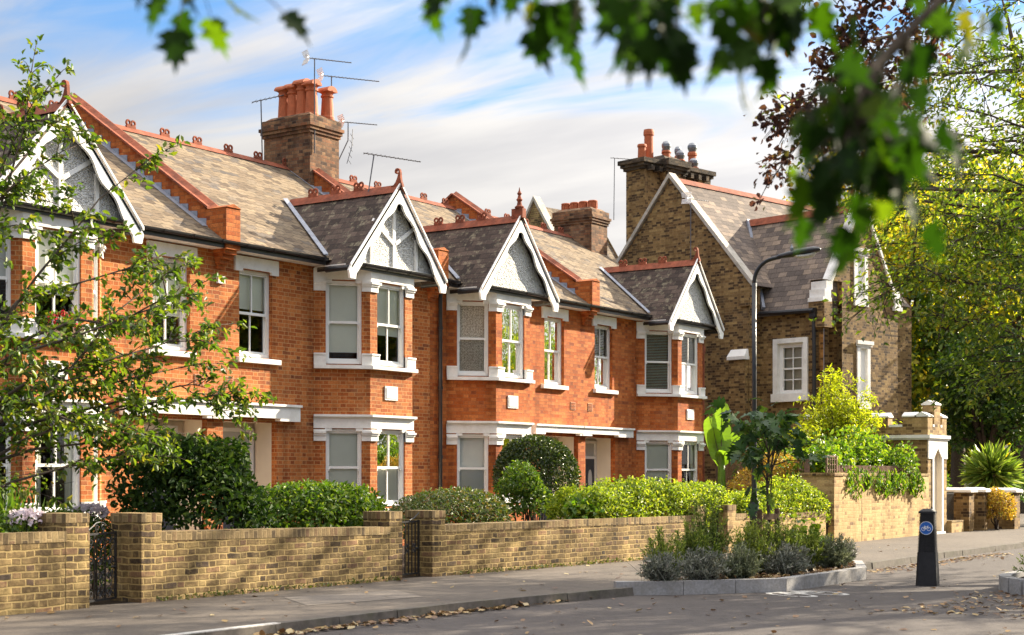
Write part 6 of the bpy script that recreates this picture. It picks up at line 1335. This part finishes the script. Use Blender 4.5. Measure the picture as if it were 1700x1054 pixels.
# ------------------------------------------------------------------ fallen leaves
A = [np.stack([rs.uniform(8, 34, 420), rs.uniform(-16.5, -10.4, 420), np.full(420, -.095)], 1), np.stack([rs.uniform(9, 30, 130), rs.uniform(-10.0, -7.3, 130), np.full(130, .008)], 1),
     np.stack([rs.uniform(9.5, 16.8, 700), -10.12-np.abs(rs.normal(0, .10, 700)), np.full(700, -.08)], 1), np.stack([rs.uniform(21, 30, 500), -11.1-np.abs(rs.normal(0, .25, 500)), np.full(500, -.09)], 1), np.stack([rs.uniform(16.5, 21, 420), rs.uniform(-16, -14, 420), np.full(420, -.095)], 1)]
P = np.concatenate(A); n = len(P)
keep = ~((P[:, 0] > 16.9) & (P[:, 0] < 23) & (P[:, 1] > -11.95+np.clip(18.6-P[:, 0], 0, 9)*.85) & (P[:, 1] < -10.3) & (P[:, 2] < -.05)); P = P[keep]; n = len(P)
tag(leafmesh('fallen_leaves', P, rdir(n)*np.array((1, 1, .15)), rdir(n)*.35+np.array((0, 0, 1)), rs.uniform(.035, .10, n), M['lf_fallen'], width=.75, curl=-.15), 'dry fallen leaves scattered over the road, gutter and pavement', 'leaf litter', kind='stuff')

# ------------------------------------------------------------------ sky, sun, camera
SUN = Vector((2.57, -.95, 1.32)).normalized()
sc = bpy.context.scene
w = bpy.data.worlds.new('World'); sc.world = w; w.use_nodes = True; nt_ = w.node_tree; nt_.nodes.clear()
def wn(t, **k):
    n = nt_.nodes.new(t)
    for a, v in k.items(): setattr(n, a, v)
    return n
L_ = nt_.links.new
sky = wn('ShaderNodeTexSky', sky_type='NISHITA', sun_disc=False); sky.sun_elevation = math.asin(SUN.z); sky.sun_rotation = math.atan2(SUN.x, SUN.y); sky.air_density = 1.0; sky.dust_density = .6; sky.ozone_density = 4.0
hs = wn('ShaderNodeHueSaturation'); hs.inputs['Saturation'].default_value = 1.25; L_(sky.outputs[0], hs.inputs['Color'])
bgs = wn('ShaderNodeBackground'); bgs.inputs[1].default_value = .06; L_(hs.outputs[0], bgs.inputs[0])
tc = wn('ShaderNodeTexCoord'); sp = wn('ShaderNodeSeparateXYZ'); L_(tc.outputs['Generated'], sp.inputs[0])
def mt(op, a, b=None, c=None, clamp=False):
    n = wn('ShaderNodeMath', operation=op); n.use_clamp = clamp
    for i, v in enumerate((a, b, c)):
        if v is None: continue
        if isinstance(v, (int, float)): n.inputs[i].default_value = v
        else: L_(v, n.inputs[i])
    return n.outputs[0]
zc = mt('MAXIMUM', sp.outputs[2], .02); dn = mt('ADD', zc, .10); cx_ = mt('DIVIDE', sp.outputs[0], dn); cy_ = mt('DIVIDE', sp.outputs[1], dn)
cb_ = wn('ShaderNodeCombineXYZ'); L_(cx_, cb_.inputs[0]); L_(cy_, cb_.inputs[1])
mp = wn('ShaderNodeMapping'); mp.inputs['Rotation'].default_value = (0, 0, R(-35)); mp.inputs['Scale'].default_value = (1.2, .42, 1); L_(cb_.outputs[0], mp.inputs[0])
nz = wn('ShaderNodeTexNoise'); nz.inputs['Scale'].default_value = 2.3; nz.inputs['Detail'].default_value = 8; nz.inputs['Roughness'].default_value = .55; nz.inputs['Distortion'].default_value = 1.1; L_(mp.outputs[0], nz.inputs[0])
low = wn('ShaderNodeMapRange'); L_(sp.outputs[2], low.inputs[0]); low.inputs[1].default_value = .275; low.inputs[2].default_value = .20; low.inputs[3].default_value = 0; low.inputs[4].default_value = .42
mk_ = mt('ADD', mt('ADD', nz.outputs[0], low.outputs[0]), mt('MULTIPLY', mt('MAXIMUM', mt('SUBTRACT', zc, .34), 0.0), .6)); mr = wn('ShaderNodeMapRange', interpolation_type='SMOOTHSTEP'); L_(mk_, mr.inputs[0]); mr.inputs[1].default_value = .36; mr.inputs[2].default_value = .82  # overhead cloud cover, out of view, is thickened to give neutral fill light
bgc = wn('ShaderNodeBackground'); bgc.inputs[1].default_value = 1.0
nz2 = wn('ShaderNodeTexNoise'); nz2.inputs['Scale'].default_value = 3.5; nz2.inputs['Detail'].default_value = 6; L_(mp.outputs[0], nz2.inputs[0])
rp_ = wn('ShaderNodeValToRGB'); rp_.color_ramp.elements[0].position = .35; rp_.color_ramp.elements[0].color = (.25, .246, .248, 1); rp_.color_ramp.elements[1].position = .65; rp_.color_ramp.elements[1].color = (.315, .305, .295, 1); L_(nz2.outputs[0], rp_.inputs[0]); L_(rp_.outputs[0], bgc.inputs[0])
vd = wn('ShaderNodeVectorMath', operation='DOT_PRODUCT'); L_(tc.outputs['Generated'], vd.inputs[0]); vd.inputs[1].default_value = tuple(SUN)       # clouds brighter towards the sun; unseen overhead boost added for fill light
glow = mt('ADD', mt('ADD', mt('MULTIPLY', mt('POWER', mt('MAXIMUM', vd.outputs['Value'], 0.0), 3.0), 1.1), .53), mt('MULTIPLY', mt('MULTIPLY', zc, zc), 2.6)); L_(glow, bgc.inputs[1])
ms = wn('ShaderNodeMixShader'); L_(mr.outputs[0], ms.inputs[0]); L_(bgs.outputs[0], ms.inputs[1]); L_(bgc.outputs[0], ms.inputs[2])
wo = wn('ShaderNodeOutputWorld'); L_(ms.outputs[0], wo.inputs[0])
sl = bpy.data.lights.new('sun', 'SUN'); sl.energy = 4.6; sl.angle = R(.55); sl.color = (1.0, .875, .68); so = bpy.data.objects.new('sun', sl); C.objects.link(so); so.rotation_euler = (-SUN).to_track_quat('-Z', 'Y').to_euler(); so.location = (30, -25, 25)
cam = bpy.data.cameras.new('camera'); co = bpy.data.objects.new('camera', cam); C.objects.link(co); co.location = CAM; co.rotation_euler = (R(90), 0, TH-R(90))
cam.sensor_width = 36; cam.lens = F/1700*36; cam.shift_y = (HY-527)/1700; cam.clip_end = 2000; cam.dof.use_dof = True; cam.dof.focus_distance = 29; cam.dof.aperture_fstop = 2.8
sc.camera = co
sc.view_settings.view_transform = 'Standard'; sc.view_settings.look = 'None'; sc.view_settings.exposure = 1.84; sc.view_settings.gamma = 1
sc.cycles.max_bounces = 6; sc.cycles.transparent_max_bounces = 8; sc.cycles.diffuse_bounces = 3; sc.cycles.use_denoising = True
